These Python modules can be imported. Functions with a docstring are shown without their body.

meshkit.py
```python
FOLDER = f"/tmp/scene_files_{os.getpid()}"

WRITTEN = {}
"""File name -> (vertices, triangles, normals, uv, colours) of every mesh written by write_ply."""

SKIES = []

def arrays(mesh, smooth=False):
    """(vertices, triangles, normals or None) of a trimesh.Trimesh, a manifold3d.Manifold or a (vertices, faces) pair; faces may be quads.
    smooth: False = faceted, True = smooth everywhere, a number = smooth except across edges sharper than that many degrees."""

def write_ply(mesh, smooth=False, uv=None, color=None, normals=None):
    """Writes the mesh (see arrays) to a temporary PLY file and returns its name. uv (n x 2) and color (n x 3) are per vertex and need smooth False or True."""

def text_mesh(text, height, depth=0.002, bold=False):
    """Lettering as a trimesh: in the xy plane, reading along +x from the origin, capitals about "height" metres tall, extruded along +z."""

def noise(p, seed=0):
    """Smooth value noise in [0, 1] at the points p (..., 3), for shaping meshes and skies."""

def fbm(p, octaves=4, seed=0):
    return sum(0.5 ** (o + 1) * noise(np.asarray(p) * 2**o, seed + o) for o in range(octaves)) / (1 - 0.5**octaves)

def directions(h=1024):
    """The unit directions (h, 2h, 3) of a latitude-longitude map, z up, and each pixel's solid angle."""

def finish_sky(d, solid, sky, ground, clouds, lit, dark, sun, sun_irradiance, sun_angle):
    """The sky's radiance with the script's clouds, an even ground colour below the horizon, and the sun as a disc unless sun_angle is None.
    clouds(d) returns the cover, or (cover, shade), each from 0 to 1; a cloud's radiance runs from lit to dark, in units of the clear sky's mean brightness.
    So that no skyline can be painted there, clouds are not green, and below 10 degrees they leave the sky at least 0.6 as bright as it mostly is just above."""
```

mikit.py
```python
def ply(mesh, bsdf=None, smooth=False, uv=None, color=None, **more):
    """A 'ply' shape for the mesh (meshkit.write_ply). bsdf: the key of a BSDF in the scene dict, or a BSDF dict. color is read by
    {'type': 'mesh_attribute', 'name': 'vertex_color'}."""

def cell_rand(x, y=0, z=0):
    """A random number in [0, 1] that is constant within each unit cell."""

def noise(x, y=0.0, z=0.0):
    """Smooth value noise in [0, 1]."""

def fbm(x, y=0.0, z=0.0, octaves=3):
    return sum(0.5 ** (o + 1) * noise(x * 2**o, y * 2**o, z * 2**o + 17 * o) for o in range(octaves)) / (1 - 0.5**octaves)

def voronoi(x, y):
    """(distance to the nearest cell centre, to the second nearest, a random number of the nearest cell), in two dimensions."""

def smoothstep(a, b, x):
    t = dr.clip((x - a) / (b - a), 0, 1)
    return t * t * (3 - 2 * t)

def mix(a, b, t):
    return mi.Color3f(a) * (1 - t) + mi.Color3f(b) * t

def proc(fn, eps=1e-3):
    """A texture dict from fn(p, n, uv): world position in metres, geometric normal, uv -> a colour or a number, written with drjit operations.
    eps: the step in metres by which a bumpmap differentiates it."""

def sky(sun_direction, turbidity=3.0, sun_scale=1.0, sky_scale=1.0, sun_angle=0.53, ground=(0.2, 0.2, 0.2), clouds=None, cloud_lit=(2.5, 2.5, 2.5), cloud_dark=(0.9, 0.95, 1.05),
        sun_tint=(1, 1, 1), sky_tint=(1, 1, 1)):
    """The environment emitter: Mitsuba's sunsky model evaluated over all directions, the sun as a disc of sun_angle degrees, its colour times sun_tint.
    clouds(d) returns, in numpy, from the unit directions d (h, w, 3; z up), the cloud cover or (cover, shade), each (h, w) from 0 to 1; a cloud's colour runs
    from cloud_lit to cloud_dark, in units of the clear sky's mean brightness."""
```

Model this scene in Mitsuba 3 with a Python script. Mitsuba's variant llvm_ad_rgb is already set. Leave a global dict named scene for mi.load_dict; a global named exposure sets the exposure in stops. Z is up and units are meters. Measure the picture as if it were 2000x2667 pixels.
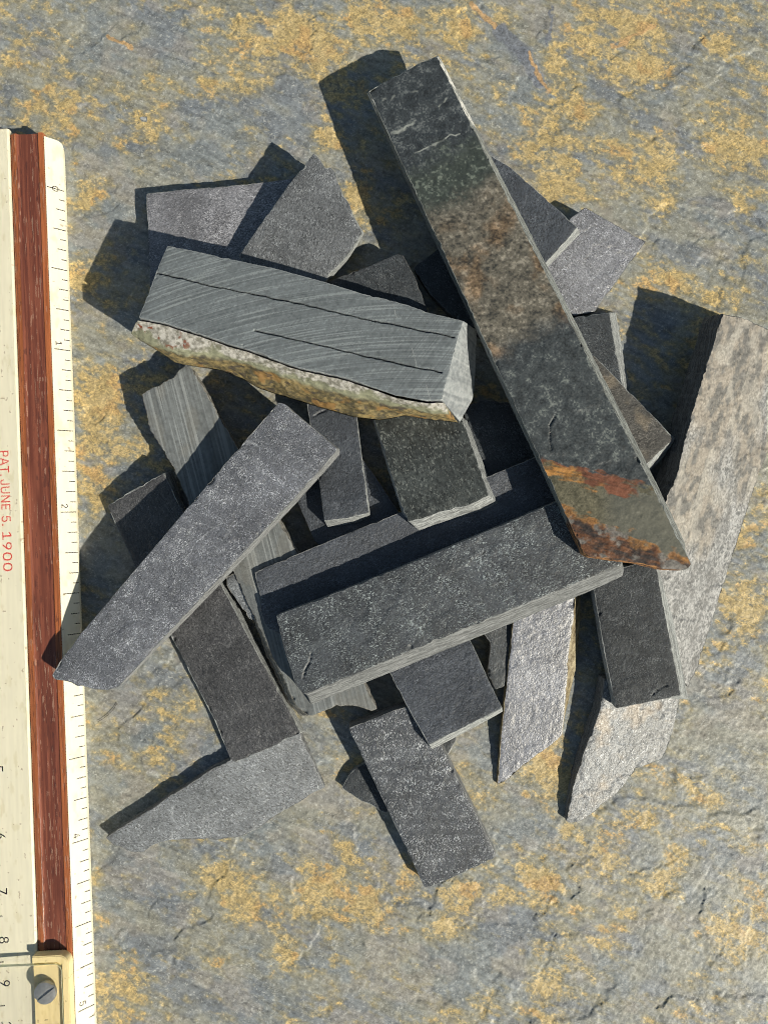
import math
import numpy as np
import drjit as dr
import mitsuba as mi
import trimesh
import manifold3d as m3
from scipy.spatial import Delaunay, cKDTree
from shapely import Polygon, points as shp_points, contains, prepare
import meshkit
import mikit
from mikit import noise, smoothstep, mix, voronoi, proc, ply

T4 = mi.ScalarTransform4f
scene, labels = {}, {}
MM = 0.001
# ------------------------------------------------------------------ camera, sky, exposure
CAM = np.array([0.0, -4.3415, 124.3242])
TILT = math.radians(2.0)
scene['camera'] = {
    'type': 'perspective', 'fov': 2 * math.degrees(math.atan(0.5)), 'fov_axis': 'x', 'near_clip': 0.01, 'far_clip': 20.0,
    'to_world': T4().look_at(origin=(CAM * MM).tolist(), target=((CAM + [0, math.sin(TILT), -math.cos(TILT)]) * MM).tolist(), up=[0, math.cos(TILT), math.sin(TILT)])}
scene['sky'] = mikit.sky((1.0734, -0.7973, 1.0), turbidity=3, sun_tint=(0.87, 1.0, 1.17), sky_scale=0.66, sky_tint=(1.10, 0.90, 0.66))
exposure = 2.32

STONES = {"A": {"mat": "gray", "edge": "edge_gray", "t": 2.9, "top": [[-38.16, 51.12, 2.9], [-32.05, 51.8, 2.93], [-25.27, 52.29, 2.95], [-19.72, 52.9, 2.98], [-13.87, 53.64, 3.0], [-14.15, 47.52, 3.0], [-19.02, 37.57, 2.98], [-37.36, 34.49, 2.9]], "bot": [[-38.15, 51.13, 0.0], [-32.04, 51.8, 0.03], [-25.26, 52.29, 0.05], [-19.71, 52.91, 0.08], [-13.86, 53.65, 0.1], [-14.14, 47.52, 0.1], [-19.01, 37.57, 0.08], [-37.35, 34.49, 0.0]], "jag": 0.05},
 "C": {"mat": "mid", "edge": "edge_light", "t": 2.6, "top": [[-10.88, 55.47, 7.4], [-9.99, 54.53, 7.35], [-9.22, 53.3, 7.27], [-8.21, 53.46, 7.32], [-7.73, 52.87, 7.28], [-7.2, 51.06, 7.14], [-6.08, 48.84, 6.98], [-5.24, 47.31, 6.88], [-4.95, 45.91, 6.76], [-3.22, 43.38, 6.6], [-5.68, 39.78, 6.2], [-8.45, 36.94, 5.85], [-8.93, 35.89, 5.74], [-11.4, 35.15, 5.59], [-21.64, 38.51, 5.53], [-22.71, 40.05, 5.63], [-18.8, 45.4, 6.24], [-14.8, 50.72, 6.85]], "bot": [[-10.79, 55.7, 4.81], [-9.9, 54.76, 4.76], [-9.13, 53.53, 4.68], [-8.12, 53.68, 4.73], [-7.64, 53.1, 4.69], [-7.11, 51.29, 4.55], [-5.99, 49.06, 4.39], [-5.15, 47.54, 4.29], [-4.81, 46.86, 4.24], [-3.11, 44.1, 4.06], [-5.74, 40.07, 3.61], [-9.06, 36.57, 3.19], [-8.84, 36.11, 3.15], [-11.31, 35.38, 3.0], [-21.55, 38.74, 2.94], [-22.62, 40.28, 3.04], [-18.71, 45.63, 3.65], [-14.71, 50.94, 4.26]], "jag": 0.07},
 "S4": {"mat": "dark", "edge": "edge_dark", "t": 2.6, "top": [[-9.43, 36.24, 3.97], [-2.43, 38.82, 4.34], [2.18, 40.75, 4.6], [3.03, 40.44, 4.6], [4.85, 37.06, 4.45], [6.98, 31.63, 4.17], [2.43, 26.25, 3.7], [-9.14, 31.17, 3.67]], "bot": [[-9.35, 36.4, 1.38], [-2.35, 38.98, 1.75], [2.26, 40.91, 2.0], [3.11, 40.6, 2.01], [4.93, 37.22, 1.85], [7.05, 31.79, 1.58], [2.51, 26.41, 1.11], [-9.06, 31.33, 1.07]]},
 "S5": {"mat": "dark", "edge": "edge_dark", "t": 2.4, "top": [[4.64, 38.77, 3.6], [9.13, 42.07, 4.2], [13.92, 39.42, 4.69], [15.7, 27.23, 4.61], [10.68, 30.92, 4.11], [7.31, 34.51, 3.81]], "bot": [[4.92, 38.83, 1.22], [9.4, 42.13, 1.82], [14.2, 39.48, 2.31], [15.97, 27.29, 2.23], [10.96, 30.97, 1.73], [7.58, 34.57, 1.42]]},
 "S7": {"mat": "dark2", "edge": "edge_light", "t": 2.3, "top": [[14.46, 57.3, 5.87], [19.85, 53.86, 6.0], [24.01, 50.02, 6.12], [30.27, 44.17, 6.3], [25.32, 38.72, 6.3], [21.47, 34.01, 6.31], [14.4, 46.23, 6.02]], "bot": [[14.5, 57.26, 3.57], [19.88, 53.83, 3.7], [24.04, 49.99, 3.82], [31.21, 44.24, 4.01], [25.93, 38.69, 4.01], [21.51, 33.97, 4.01], [14.44, 46.19, 3.72]], "jag": 0.04},
 "S8": {"mat": "sparkle", "edge": "edge_gray", "t": 2.4, "top": [[32.04, 48.48, 3.8], [36.84, 45.99, 3.22], [42.05, 43.44, 2.6], [37.92, 37.77, 2.4], [33.85, 32.16, 2.2], [30.47, 31.42, 2.39], [23.86, 35.92, 3.28], [26.87, 44.68, 3.85]], "bot": [[31.86, 48.69, 1.42], [36.66, 46.21, 0.83], [41.87, 43.65, 0.22], [37.74, 37.98, 0.02], [33.67, 32.38, -0.18], [30.29, 31.64, 0.0], [23.68, 36.13, 0.9], [26.69, 44.89, 1.46]], "jag": 0.05, "rough": 1.3},
 "S9": {"mat": "dark", "edge": "edge_light", "t": 3.0, "top": [[28.65, 29.98, 3.53], [30.52, 31.0, 3.39], [35.96, 31.8, 3.0], [36.82, 26.42, 3.0], [37.98, 20.27, 2.99], [38.88, 17.82, 2.96], [30.39, 19.55, 3.54]], "bot": [[28.44, 29.94, 0.54], [30.31, 30.97, 0.4], [37.9, 32.87, -0.16], [38.9, 26.91, -0.16], [40.09, 20.28, -0.16], [38.67, 17.79, -0.03], [30.18, 19.51, 0.54]]},
 "S10": {"mat": "brown", "edge": "edge_light", "t": 2.2, "top": [[29.86, 25.7, 5.86], [32.73, 24.04, 6.0], [37.98, 18.4, 6.35], [44.66, 11.07, 6.8], [40.18, 6.93, 6.8], [37.7, 5.27, 6.78], [28.5, 14.84, 6.18]], "bot": [[29.93, 25.63, 3.66], [32.8, 23.97, 3.8], [38.05, 18.32, 4.15], [45.89, 10.63, 4.65], [41.44, 6.17, 4.67], [37.76, 5.2, 4.59], [28.56, 14.77, 3.98]], "jag": 0.05},
 "R": {"mat": "weathered", "edge": "edge_dark", "t": 4.0, "top": [[51.47, 29.83, 9.0], [54.69, 29.59, 7.83], [57.93, 28.81, 6.57], [63.51, 27.29, 4.38], [64.54, 13.06, 1.93], [61.05, 9.41, 2.62], [58.41, 2.56, 2.55], [55.62, -6.45, 2.21], [52.51, -16.2, 1.87], [49.95, -24.44, 1.56], [48.36, -28.0, 1.6], [41.56, -21.94, 4.89], [41.62, -5.31, 7.31], [42.87, 2.26, 7.98], [44.58, 5.94, 7.92], [45.72, 11.34, 8.31], [46.7, 14.76, 8.47], [48.67, 21.16, 8.71], [51.1, 29.01, 9.01]], "bot": [[50.15, 30.38, 5.26], [53.37, 30.14, 4.09], [56.62, 29.36, 2.83], [62.19, 27.84, 0.64], [63.22, 13.61, -1.81], [59.74, 9.96, -1.12], [57.09, 3.11, -1.19], [54.3, -5.9, -1.53], [51.19, -15.66, -1.86], [48.64, -23.89, -2.17], [47.05, -27.45, -2.14], [40.25, -21.4, 1.15], [40.3, -4.77, 3.57], [41.56, 2.81, 4.24], [43.26, 6.49, 4.18], [44.41, 11.89, 4.57], [45.38, 15.31, 4.73], [47.35, 21.71, 4.98], [49.79, 29.56, 5.27]], "jag": 0.16, "rough": 2.2},
 "D": {"mat": "black", "edge": "edge_light", "t": 2.3, "top": [[31.6, -9.99, 7.03], [41.39, -7.36, 7.4], [41.59, -9.4, 7.26], [43.62, -19.36, 6.63], [45.47, -28.36, 6.06], [40.53, -29.33, 5.9], [35.52, -30.36, 5.73], [33.56, -21.15, 6.32]], "bot": [[31.64, -9.84, 4.74], [43.08, -7.24, 5.13], [43.35, -9.38, 4.99], [45.48, -19.65, 4.34], [47.38, -29.37, 3.72], [40.58, -29.17, 3.61], [35.56, -30.2, 3.44], [33.61, -21.0, 4.02]], "cracks": [[[41.1, -28.2, 5.99], [42.37, -27.02, 6.09], [43.42, -26.72, 6.13]]], "jag": 0.05, "rough": 1.0},
 "S14": {"mat": "dark", "edge": "edge_dark", "t": 2.4, "top": [[14.42, -17.35, 3.63], [21.68, -16.18, 3.4], [20.21, -22.23, 2.97], [19.1, -27.69, 2.58], [17.52, -28.1, 2.62], [16.28, -25.54, 2.88], [16.74, -20.99, 3.23]], "bot": [[14.31, -17.16, 1.24], [21.57, -15.98, 1.01], [20.1, -22.03, 0.58], [18.99, -27.5, 0.19], [17.41, -27.91, 0.23], [16.18, -25.34, 0.49], [16.63, -20.8, 0.84]]},
 "G": {"mat": "sparkle2", "edge": "edge_rough", "t": 1.0, "top": [[20.17, -16.07, 4.49], [29.81, -12.82, 4.24], [29.78, -16.14, 3.77], [29.04, -22.96, 2.86], [28.8, -30.25, 1.84], [28.37, -35.54, 1.12], [26.55, -37.26, 1.01], [24.42, -38.73, 0.96], [21.86, -40.69, 0.87], [19.85, -42.6, 0.74], [18.02, -43.56, 0.74], [18.54, -34.42, 2.0], [19.36, -25.18, 3.25]], "bot": [[20.1, -15.93, 3.5], [30.94, -13.2, 3.09], [30.93, -17.47, 2.49], [30.51, -24.57, 1.51], [29.3, -30.79, 0.72], [28.3, -35.4, 0.13], [26.48, -37.12, 0.02], [24.35, -38.59, -0.03], [21.79, -40.55, -0.12], [19.78, -42.46, -0.24], [17.94, -43.42, -0.25], [18.47, -34.28, 1.01], [19.29, -25.03, 2.27]], "jag": 0.05, "rough": 1.3},
 "S15": {"mat": "pale", "edge": "edge_gray", "t": 2.6, "top": [[34.45, -26.26, 3.85], [47.29, -25.95, 2.24], [46.58, -31.52, 1.52], [45.89, -34.88, 1.12], [45.4, -36.87, 0.9], [44.35, -39.42, 0.67], [40.07, -40.95, 1.0], [37.33, -44.5, 0.84], [34.43, -46.77, 0.89], [32.83, -48.02, 0.91], [31.04, -49.2, 0.97], [29.79, -49.52, 1.09], [28.77, -48.97, 1.3], [29.87, -43.35, 1.97], [31.34, -38.17, 2.53], [32.94, -33.34, 3.02], [33.74, -31.14, 3.24]], "bot": [[34.12, -25.89, 1.3], [46.96, -25.58, -0.32], [46.25, -31.15, -1.03], [45.56, -34.51, -1.43], [45.07, -36.5, -1.65], [44.02, -39.05, -1.89], [39.74, -40.58, -1.55], [37.0, -44.13, -1.71], [34.1, -46.4, -1.67], [32.5, -47.66, -1.64], [30.71, -48.84, -1.58], [29.46, -49.15, -1.46], [28.44, -48.6, -1.25], [29.54, -42.98, -0.58], [31.01, -37.8, -0.02], [32.61, -32.97, 0.47], [33.41, -30.77, 0.68]], "jag": 0.12, "rough": 1.8},
 "S28": {"mat": "dark2", "edge": "edge_dark", "t": 2.2, "top": [[-15.7, 5.52, 3.83], [-13.73, 1.82, 4.0], [-10.86, -4.74, 4.29], [-8.38, -6.54, 4.4], [2.7, -0.84, 4.44], [-0.6, 4.28, 4.19], [-3.32, 8.22, 4.0], [-8.48, 12.2, 3.76]], "bot": [[-15.65, 5.44, 1.63], [-13.69, 1.74, 1.8], [-10.81, -4.82, 2.09], [-8.34, -6.61, 2.2], [2.74, -0.92, 2.24], [-0.56, 4.2, 1.99], [-3.27, 8.15, 1.8], [-8.43, 12.12, 1.56]], "jag": 0.04},
 "S27": {"mat": "dark2", "edge": "edge_light", "t": 2.4, "top": [[-12.13, 17.65, 5.52], [-8.37, 18.57, 5.47], [-4.41, 16.13, 5.65], [-3.32, 7.69, 6.26], [-2.23, -0.39, 6.85], [-5.58, -1.21, 6.9], [-9.16, -1.62, 6.92], [-9.98, 4.47, 6.48], [-11.3, 12.56, 5.89]], "bot": [[-12.12, 17.48, 3.13], [-8.37, 18.39, 3.07], [-4.41, 15.96, 3.26], [-3.31, 7.52, 3.87], [-2.04, -0.91, 4.48], [-4.19, -1.87, 4.54], [-8.8, -2.59, 4.59], [-9.97, 4.3, 4.09], [-11.29, 12.39, 3.5]], "cracks": [[[-11.02, 14.61, 5.75], [-10.13, 15.22, 5.7], [-8.95, 15.64, 5.68]]], "jag": 0.04},
 "S30": {"mat": "dark", "edge": "edge_dark", "t": 2.4, "top": [[12.38, 16.38, 4.2], [15.71, 17.6, 4.15], [20.54, 16.99, 4.2], [25.22, 8.46, 4.62], [16.76, 4.12, 4.8], [13.82, 9.68, 4.52]], "bot": [[12.39, 16.27, 1.8], [15.72, 17.49, 1.76], [20.54, 16.87, 1.8], [25.22, 8.34, 2.23], [16.77, 4.0, 2.4], [13.83, 9.56, 2.13]]},
 "Q": {"mat": "greenblack", "edge": "edge_light", "t": 2.4, "top": [[-2.08, 16.09, 5.86], [11.59, 16.05, 6.1], [12.24, 13.71, 6.6], [14.03, 8.12, 7.78], [15.81, 2.14, 9.05], [12.67, 0.68, 9.29], [7.99, -0.42, 9.44], [5.74, -1.4, 9.6], [3.61, -1.8, 9.65], [2.82, -0.12, 9.29], [0.58, 6.83, 7.81]], "bot": [[-2.04, 15.61, 3.51], [11.63, 15.57, 3.75], [13.11, 14.22, 4.06], [14.99, 8.51, 5.27], [17.52, 1.03, 6.86], [15.02, -0.04, 7.03], [9.13, -1.69, 7.27], [6.55, -2.63, 7.42], [5.26, -3.1, 7.49], [2.86, -0.61, 6.94], [0.63, 6.34, 5.46]], "jag": 0.06},
 "S22": {"mat": "sawn_strip", "edge": "edge_mix", "t": 2.8, "top": [[-37.75, 18.19, 5.2], [-36.26, 19.34, 5.22], [-34.94, 19.64, 5.23], [-34.28, 20.3, 5.24], [-32.96, 20.72, 5.26], [-32.07, 21.92, 5.27], [-30.94, 22.7, 5.28], [-29.97, 22.22, 5.3], [-28.14, 19.19, 5.33], [-25.03, 13.59, 5.4], [-18.44, 2.4, 5.53], [-13.34, -6.51, 5.64], [-7.08, -18.3, 5.77], [-1.06, -30.44, 5.9], [-1.76, -30.67, 5.89], [-3.64, -30.15, 5.86], [-4.99, -29.87, 5.84], [-7.05, -30.11, 5.81], [-9.11, -30.69, 5.79], [-11.05, -31.52, 5.76], [-11.76, -31.4, 5.75], [-13.53, -29.89, 5.72], [-17.7, -21.25, 5.63], [-23.06, -9.89, 5.51], [-30.24, 0.74, 5.37], [-31.78, 4.79, 5.33], [-34.04, 8.99, 5.29], [-36.42, 12.65, 5.24], [-37.24, 16.2, 5.21]], "bot": [[-37.71, 18.18, 2.4], [-36.22, 19.33, 2.42], [-34.9, 19.62, 2.43], [-34.24, 20.29, 2.44], [-32.92, 20.71, 2.46], [-32.03, 21.91, 2.47], [-30.9, 22.69, 2.48], [-29.93, 22.21, 2.5], [-28.1, 19.18, 2.53], [-24.99, 13.58, 2.6], [-18.4, 2.39, 2.73], [-13.3, -6.52, 2.84], [-7.04, -18.31, 2.97], [-1.02, -30.45, 3.1], [-1.72, -30.68, 3.09], [-3.6, -30.16, 3.06], [-4.95, -29.88, 3.04], [-7.01, -30.12, 3.01], [-9.07, -30.7, 2.99], [-11.01, -31.53, 2.96], [-12.88, -32.28, 2.94], [-14.93, -30.26, 2.9], [-18.73, -22.13, 2.82], [-23.02, -9.9, 2.71], [-30.2, 0.73, 2.57], [-31.74, 4.78, 2.53], [-34.0, 8.98, 2.49], [-36.38, 12.64, 2.44], [-37.2, 16.19, 2.41]], "jag": 0.13},
 "S23": {"mat": "brownslate", "edge": "edge_light", "t": 2.6, "top": [[-43.91, 0.99, 2.3], [-39.71, 3.37, 3.25], [-34.56, 5.95, 4.39], [-33.65, 4.27, 4.39], [-32.49, 1.8, 4.36], [-25.73, -10.78, 4.33], [-19.03, -23.34, 4.3], [-15.78, -29.01, 4.33], [-12.96, -34.44, 4.3], [-17.99, -37.1, 3.18], [-23.92, -39.85, 1.89], [-26.66, -33.21, 2.04], [-33.75, -19.76, 2.09], [-39.45, -8.89, 2.13], [-42.99, -1.45, 2.23]], "bot": [[-43.47, 1.23, -0.25], [-39.27, 3.62, 0.7], [-33.87, 6.59, 1.92], [-33.13, 4.75, 1.88], [-32.4, 2.0, 1.74], [-25.19, -10.98, 1.76], [-18.65, -23.63, 1.69], [-15.45, -29.37, 1.7], [-12.45, -34.79, 1.7], [-17.55, -36.86, 0.62], [-23.48, -39.61, -0.66], [-26.22, -32.97, -0.51], [-33.31, -19.51, -0.46], [-39.01, -8.65, -0.42], [-42.55, -1.21, -0.32]], "jag": 0.05, "rough": 1.4},
 "B": {"mat": "silver", "edge": "edge_gray", "t": 2.6, "top": [[-43.92, -51.54, 1.6], [-40.53, -49.36, 1.68], [-36.3, -46.76, 1.78], [-33.87, -44.94, 1.87], [-30.24, -42.83, 1.93], [-27.52, -40.89, 2.02], [-23.59, -38.84, 2.07], [-18.76, -36.68, 2.07], [-13.21, -34.9, 2.0], [-12.15, -37.52, 1.63], [-10.6, -40.91, 1.15], [-9.34, -43.93, 0.73], [-13.43, -46.24, 0.66], [-16.67, -48.07, 0.61], [-20.15, -50.52, 0.5], [-23.08, -51.79, 0.5], [-26.82, -52.15, 0.65], [-30.43, -51.95, 0.86], [-34.04, -52.12, 1.02], [-36.33, -52.7, 1.07], [-38.15, -54.05, 1.01], [-40.06, -53.88, 1.12], [-42.42, -52.83, 1.37]], "bot": [[-44.06, -51.24, -0.98], [-40.67, -49.06, -0.89], [-36.43, -46.46, -0.8], [-34.0, -44.63, -0.71], [-30.38, -42.52, -0.65], [-27.65, -40.58, -0.55], [-23.72, -38.53, -0.51], [-18.89, -36.37, -0.5], [-13.34, -34.59, -0.58], [-12.28, -37.21, -0.94], [-10.73, -40.6, -1.43], [-9.48, -43.62, -1.85], [-13.57, -45.94, -1.92], [-16.8, -47.76, -1.97], [-20.29, -50.21, -2.08], [-23.21, -51.48, -2.08], [-26.96, -51.84, -1.93], [-30.56, -51.64, -1.72], [-34.17, -51.82, -1.56], [-36.46, -52.4, -1.51], [-38.29, -53.74, -1.57], [-40.19, -53.57, -1.45], [-42.55, -52.52, -1.21]], "jag": 0.09},
 "S18": {"mat": "dark", "edge": "edge_light", "t": 1.3, "top": [[-6.7, -43.93, 1.1], [-5.18, -41.21, 1.14], [0.0, -38.24, 1.2], [10.97, -34.89, 1.31], [11.57, -36.1, 1.3], [10.23, -38.58, 1.26], [5.48, -44.27, 1.17], [0.24, -47.84, 1.1], [-3.04, -46.22, 1.1], [-4.63, -45.32, 1.1]], "bot": [[-6.69, -43.92, -0.2], [-5.17, -41.2, -0.16], [0.01, -38.22, -0.1], [10.98, -34.88, 0.01], [11.58, -36.09, 0.0], [10.24, -38.57, -0.04], [5.48, -44.26, -0.13], [0.25, -47.82, -0.2], [-3.03, -46.2, -0.2], [-4.62, -45.3, -0.2]]},
 "P2": {"mat": "fleck", "edge": "edge_gray", "t": 2.9, "top": [[-5.48, -33.43, 5.3], [-2.36, -32.29, 5.44], [1.71, -30.61, 5.64], [5.29, -29.71, 5.75], [8.92, -36.38, 5.0], [13.37, -45.11, 4.02], [17.5, -53.63, 3.06], [17.03, -54.19, 2.99], [11.97, -56.67, 2.7], [7.19, -58.78, 2.45], [6.3, -58.85, 2.44], [4.12, -54.02, 2.98], [-0.89, -43.29, 4.19]], "bot": [[-5.48, -33.11, 2.42], [-2.35, -31.96, 2.56], [1.71, -30.28, 2.76], [5.3, -29.38, 2.87], [8.93, -36.05, 2.12], [13.37, -44.78, 1.14], [17.51, -53.31, 0.18], [17.04, -53.86, 0.11], [11.98, -56.34, -0.18], [7.2, -58.46, -0.43], [6.3, -58.52, -0.44], [4.13, -53.69, 0.1], [-0.88, -42.96, 1.31]], "jag": 0.05},
 "P": {"mat": "slateblue", "edge": "edge_light", "t": 2.3, "top": [[0.59, -24.48, 5.61], [7.08, -21.84, 5.62], [13.11, -19.49, 5.63], [15.51, -24.91, 6.48], [17.88, -29.96, 7.28], [12.17, -32.76, 7.34], [6.77, -35.44, 7.4], [3.51, -29.84, 6.48]], "bot": [[0.71, -24.78, 3.34], [7.21, -22.14, 3.34], [13.23, -19.79, 3.36], [15.63, -25.21, 4.2], [18.38, -30.9, 5.11], [12.75, -33.93, 5.2], [7.31, -36.71, 5.27], [3.63, -30.15, 4.2]], "jag": 0.04},
 "S21": {"mat": "slateblue", "edge": "edge_gray", "t": 2.6, "top": [[-19.83, -9.5, 6.4], [-14.12, -7.08, 6.53], [-8.82, -4.85, 6.65], [2.76, -0.21, 6.9], [16.08, 5.24, 7.2], [24.64, 8.75, 7.39], [29.36, 1.72, 7.02], [23.51, -4.15, 6.7], [-5.89, -17.1, 6.0], [-11.79, -20.64, 5.81], [-17.67, -18.28, 5.93], [-18.26, -17.45, 5.98], [-19.02, -15.33, 6.09], [-18.84, -13.44, 6.19], [-19.54, -10.91, 6.32]], "bot": [[-19.83, -9.36, 3.8], [-14.11, -6.95, 3.93], [-8.82, -4.71, 4.06], [2.76, -0.07, 4.31], [16.08, 5.38, 4.6], [24.64, 8.89, 4.79], [29.36, 1.86, 4.42], [23.51, -4.01, 4.11], [-5.89, -16.96, 3.4], [-11.79, -20.5, 3.21], [-17.67, -18.14, 3.34], [-18.26, -17.31, 3.38], [-19.02, -15.19, 3.49], [-18.84, -13.3, 3.59], [-19.54, -10.77, 3.73]], "jag": 0.06},
 "S20": {"mat": "blackfleck", "edge": "edge_layer", "t": 3.4, "top": [[-16.08, -15.76, 9.4], [-10.35, -13.63, 9.61], [0.0, -9.57, 9.98], [19.89, -1.26, 10.71], [22.77, 0.05, 10.82], [30.9, 3.33, 11.12], [32.57, -1.04, 11.07], [35.12, -7.88, 11.01], [35.01, -8.22, 11.0], [30.34, -10.15, 10.83], [12.67, -17.44, 10.18], [-2.85, -23.91, 9.61], [-11.36, -27.42, 9.3], [-11.99, -27.43, 9.28], [-13.25, -25.73, 9.28], [-14.98, -20.38, 9.34]], "bot": [[-15.98, -15.69, 6.0], [-10.25, -13.57, 6.21], [0.1, -9.5, 6.58], [19.99, -1.19, 7.31], [22.87, 0.12, 7.42], [31.0, 3.4, 7.72], [32.67, -0.97, 7.68], [36.34, -8.69, 7.63], [36.22, -9.97, 7.6], [31.65, -12.13, 7.42], [13.57, -19.58, 6.76], [-2.52, -26.19, 6.17], [-11.28, -29.75, 5.85], [-11.89, -27.36, 5.88], [-13.15, -25.66, 5.88], [-14.88, -20.31, 5.94]], "cracks": [[[-11.14, -20.71, 9.44], [-10.74, -21.27, 9.44], [-11.08, -22.7, 9.4], [-11.71, -23.84, 9.36], [-11.99, -24.98, 9.33]]], "jag": 0.05, "rough": 1.2},
 "S24": {"mat": "sparkle3", "edge": "edge_gray", "t": 2.5, "top": [[-15.61, 15.89, 11.0], [-14.7, 15.66, 11.03], [-11.38, 12.8, 11.01], [-6.82, 9.03, 11.0], [-6.94, 8.58, 10.97], [-13.7, 1.27, 10.25], [-22.62, -8.17, 9.31], [-24.83, -10.47, 9.08], [-32.98, -19.1, 8.22], [-35.81, -22.19, 7.92], [-40.02, -26.64, 7.47], [-41.56, -27.29, 7.37], [-44.15, -27.08, 7.26], [-45.63, -26.63, 7.22], [-46.46, -26.69, 7.18], [-47.4, -26.12, 7.17], [-48.58, -25.84, 7.14], [-49.89, -25.67, 7.09], [-50.36, -25.09, 7.1], [-48.85, -22.57, 7.31], [-45.85, -18.65, 7.67], [-40.5, -12.53, 8.26], [-30.42, -0.87, 9.38], [-22.89, 7.75, 10.21]], "bot": [[-15.5, 16.04, 8.51], [-14.58, 15.8, 8.53], [-11.27, 12.94, 8.52], [-6.62, 9.21, 8.51], [-6.68, 8.4, 8.46], [-13.42, 0.99, 7.74], [-22.47, -8.6, 6.78], [-24.67, -10.9, 6.55], [-33.17, -19.6, 5.68], [-35.7, -22.05, 5.42], [-39.91, -26.5, 4.98], [-41.45, -27.15, 4.87], [-44.04, -26.94, 4.77], [-45.52, -26.49, 4.73], [-46.35, -26.55, 4.69], [-47.29, -25.98, 4.68], [-48.47, -25.69, 4.64], [-49.77, -25.53, 4.59], [-50.24, -24.95, 4.61], [-48.74, -22.43, 4.82], [-45.74, -18.51, 5.18], [-40.39, -12.39, 5.77], [-30.31, -0.73, 6.88], [-22.78, 7.89, 7.71]], "jag": 0.04, "rough": 1.3},
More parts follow.
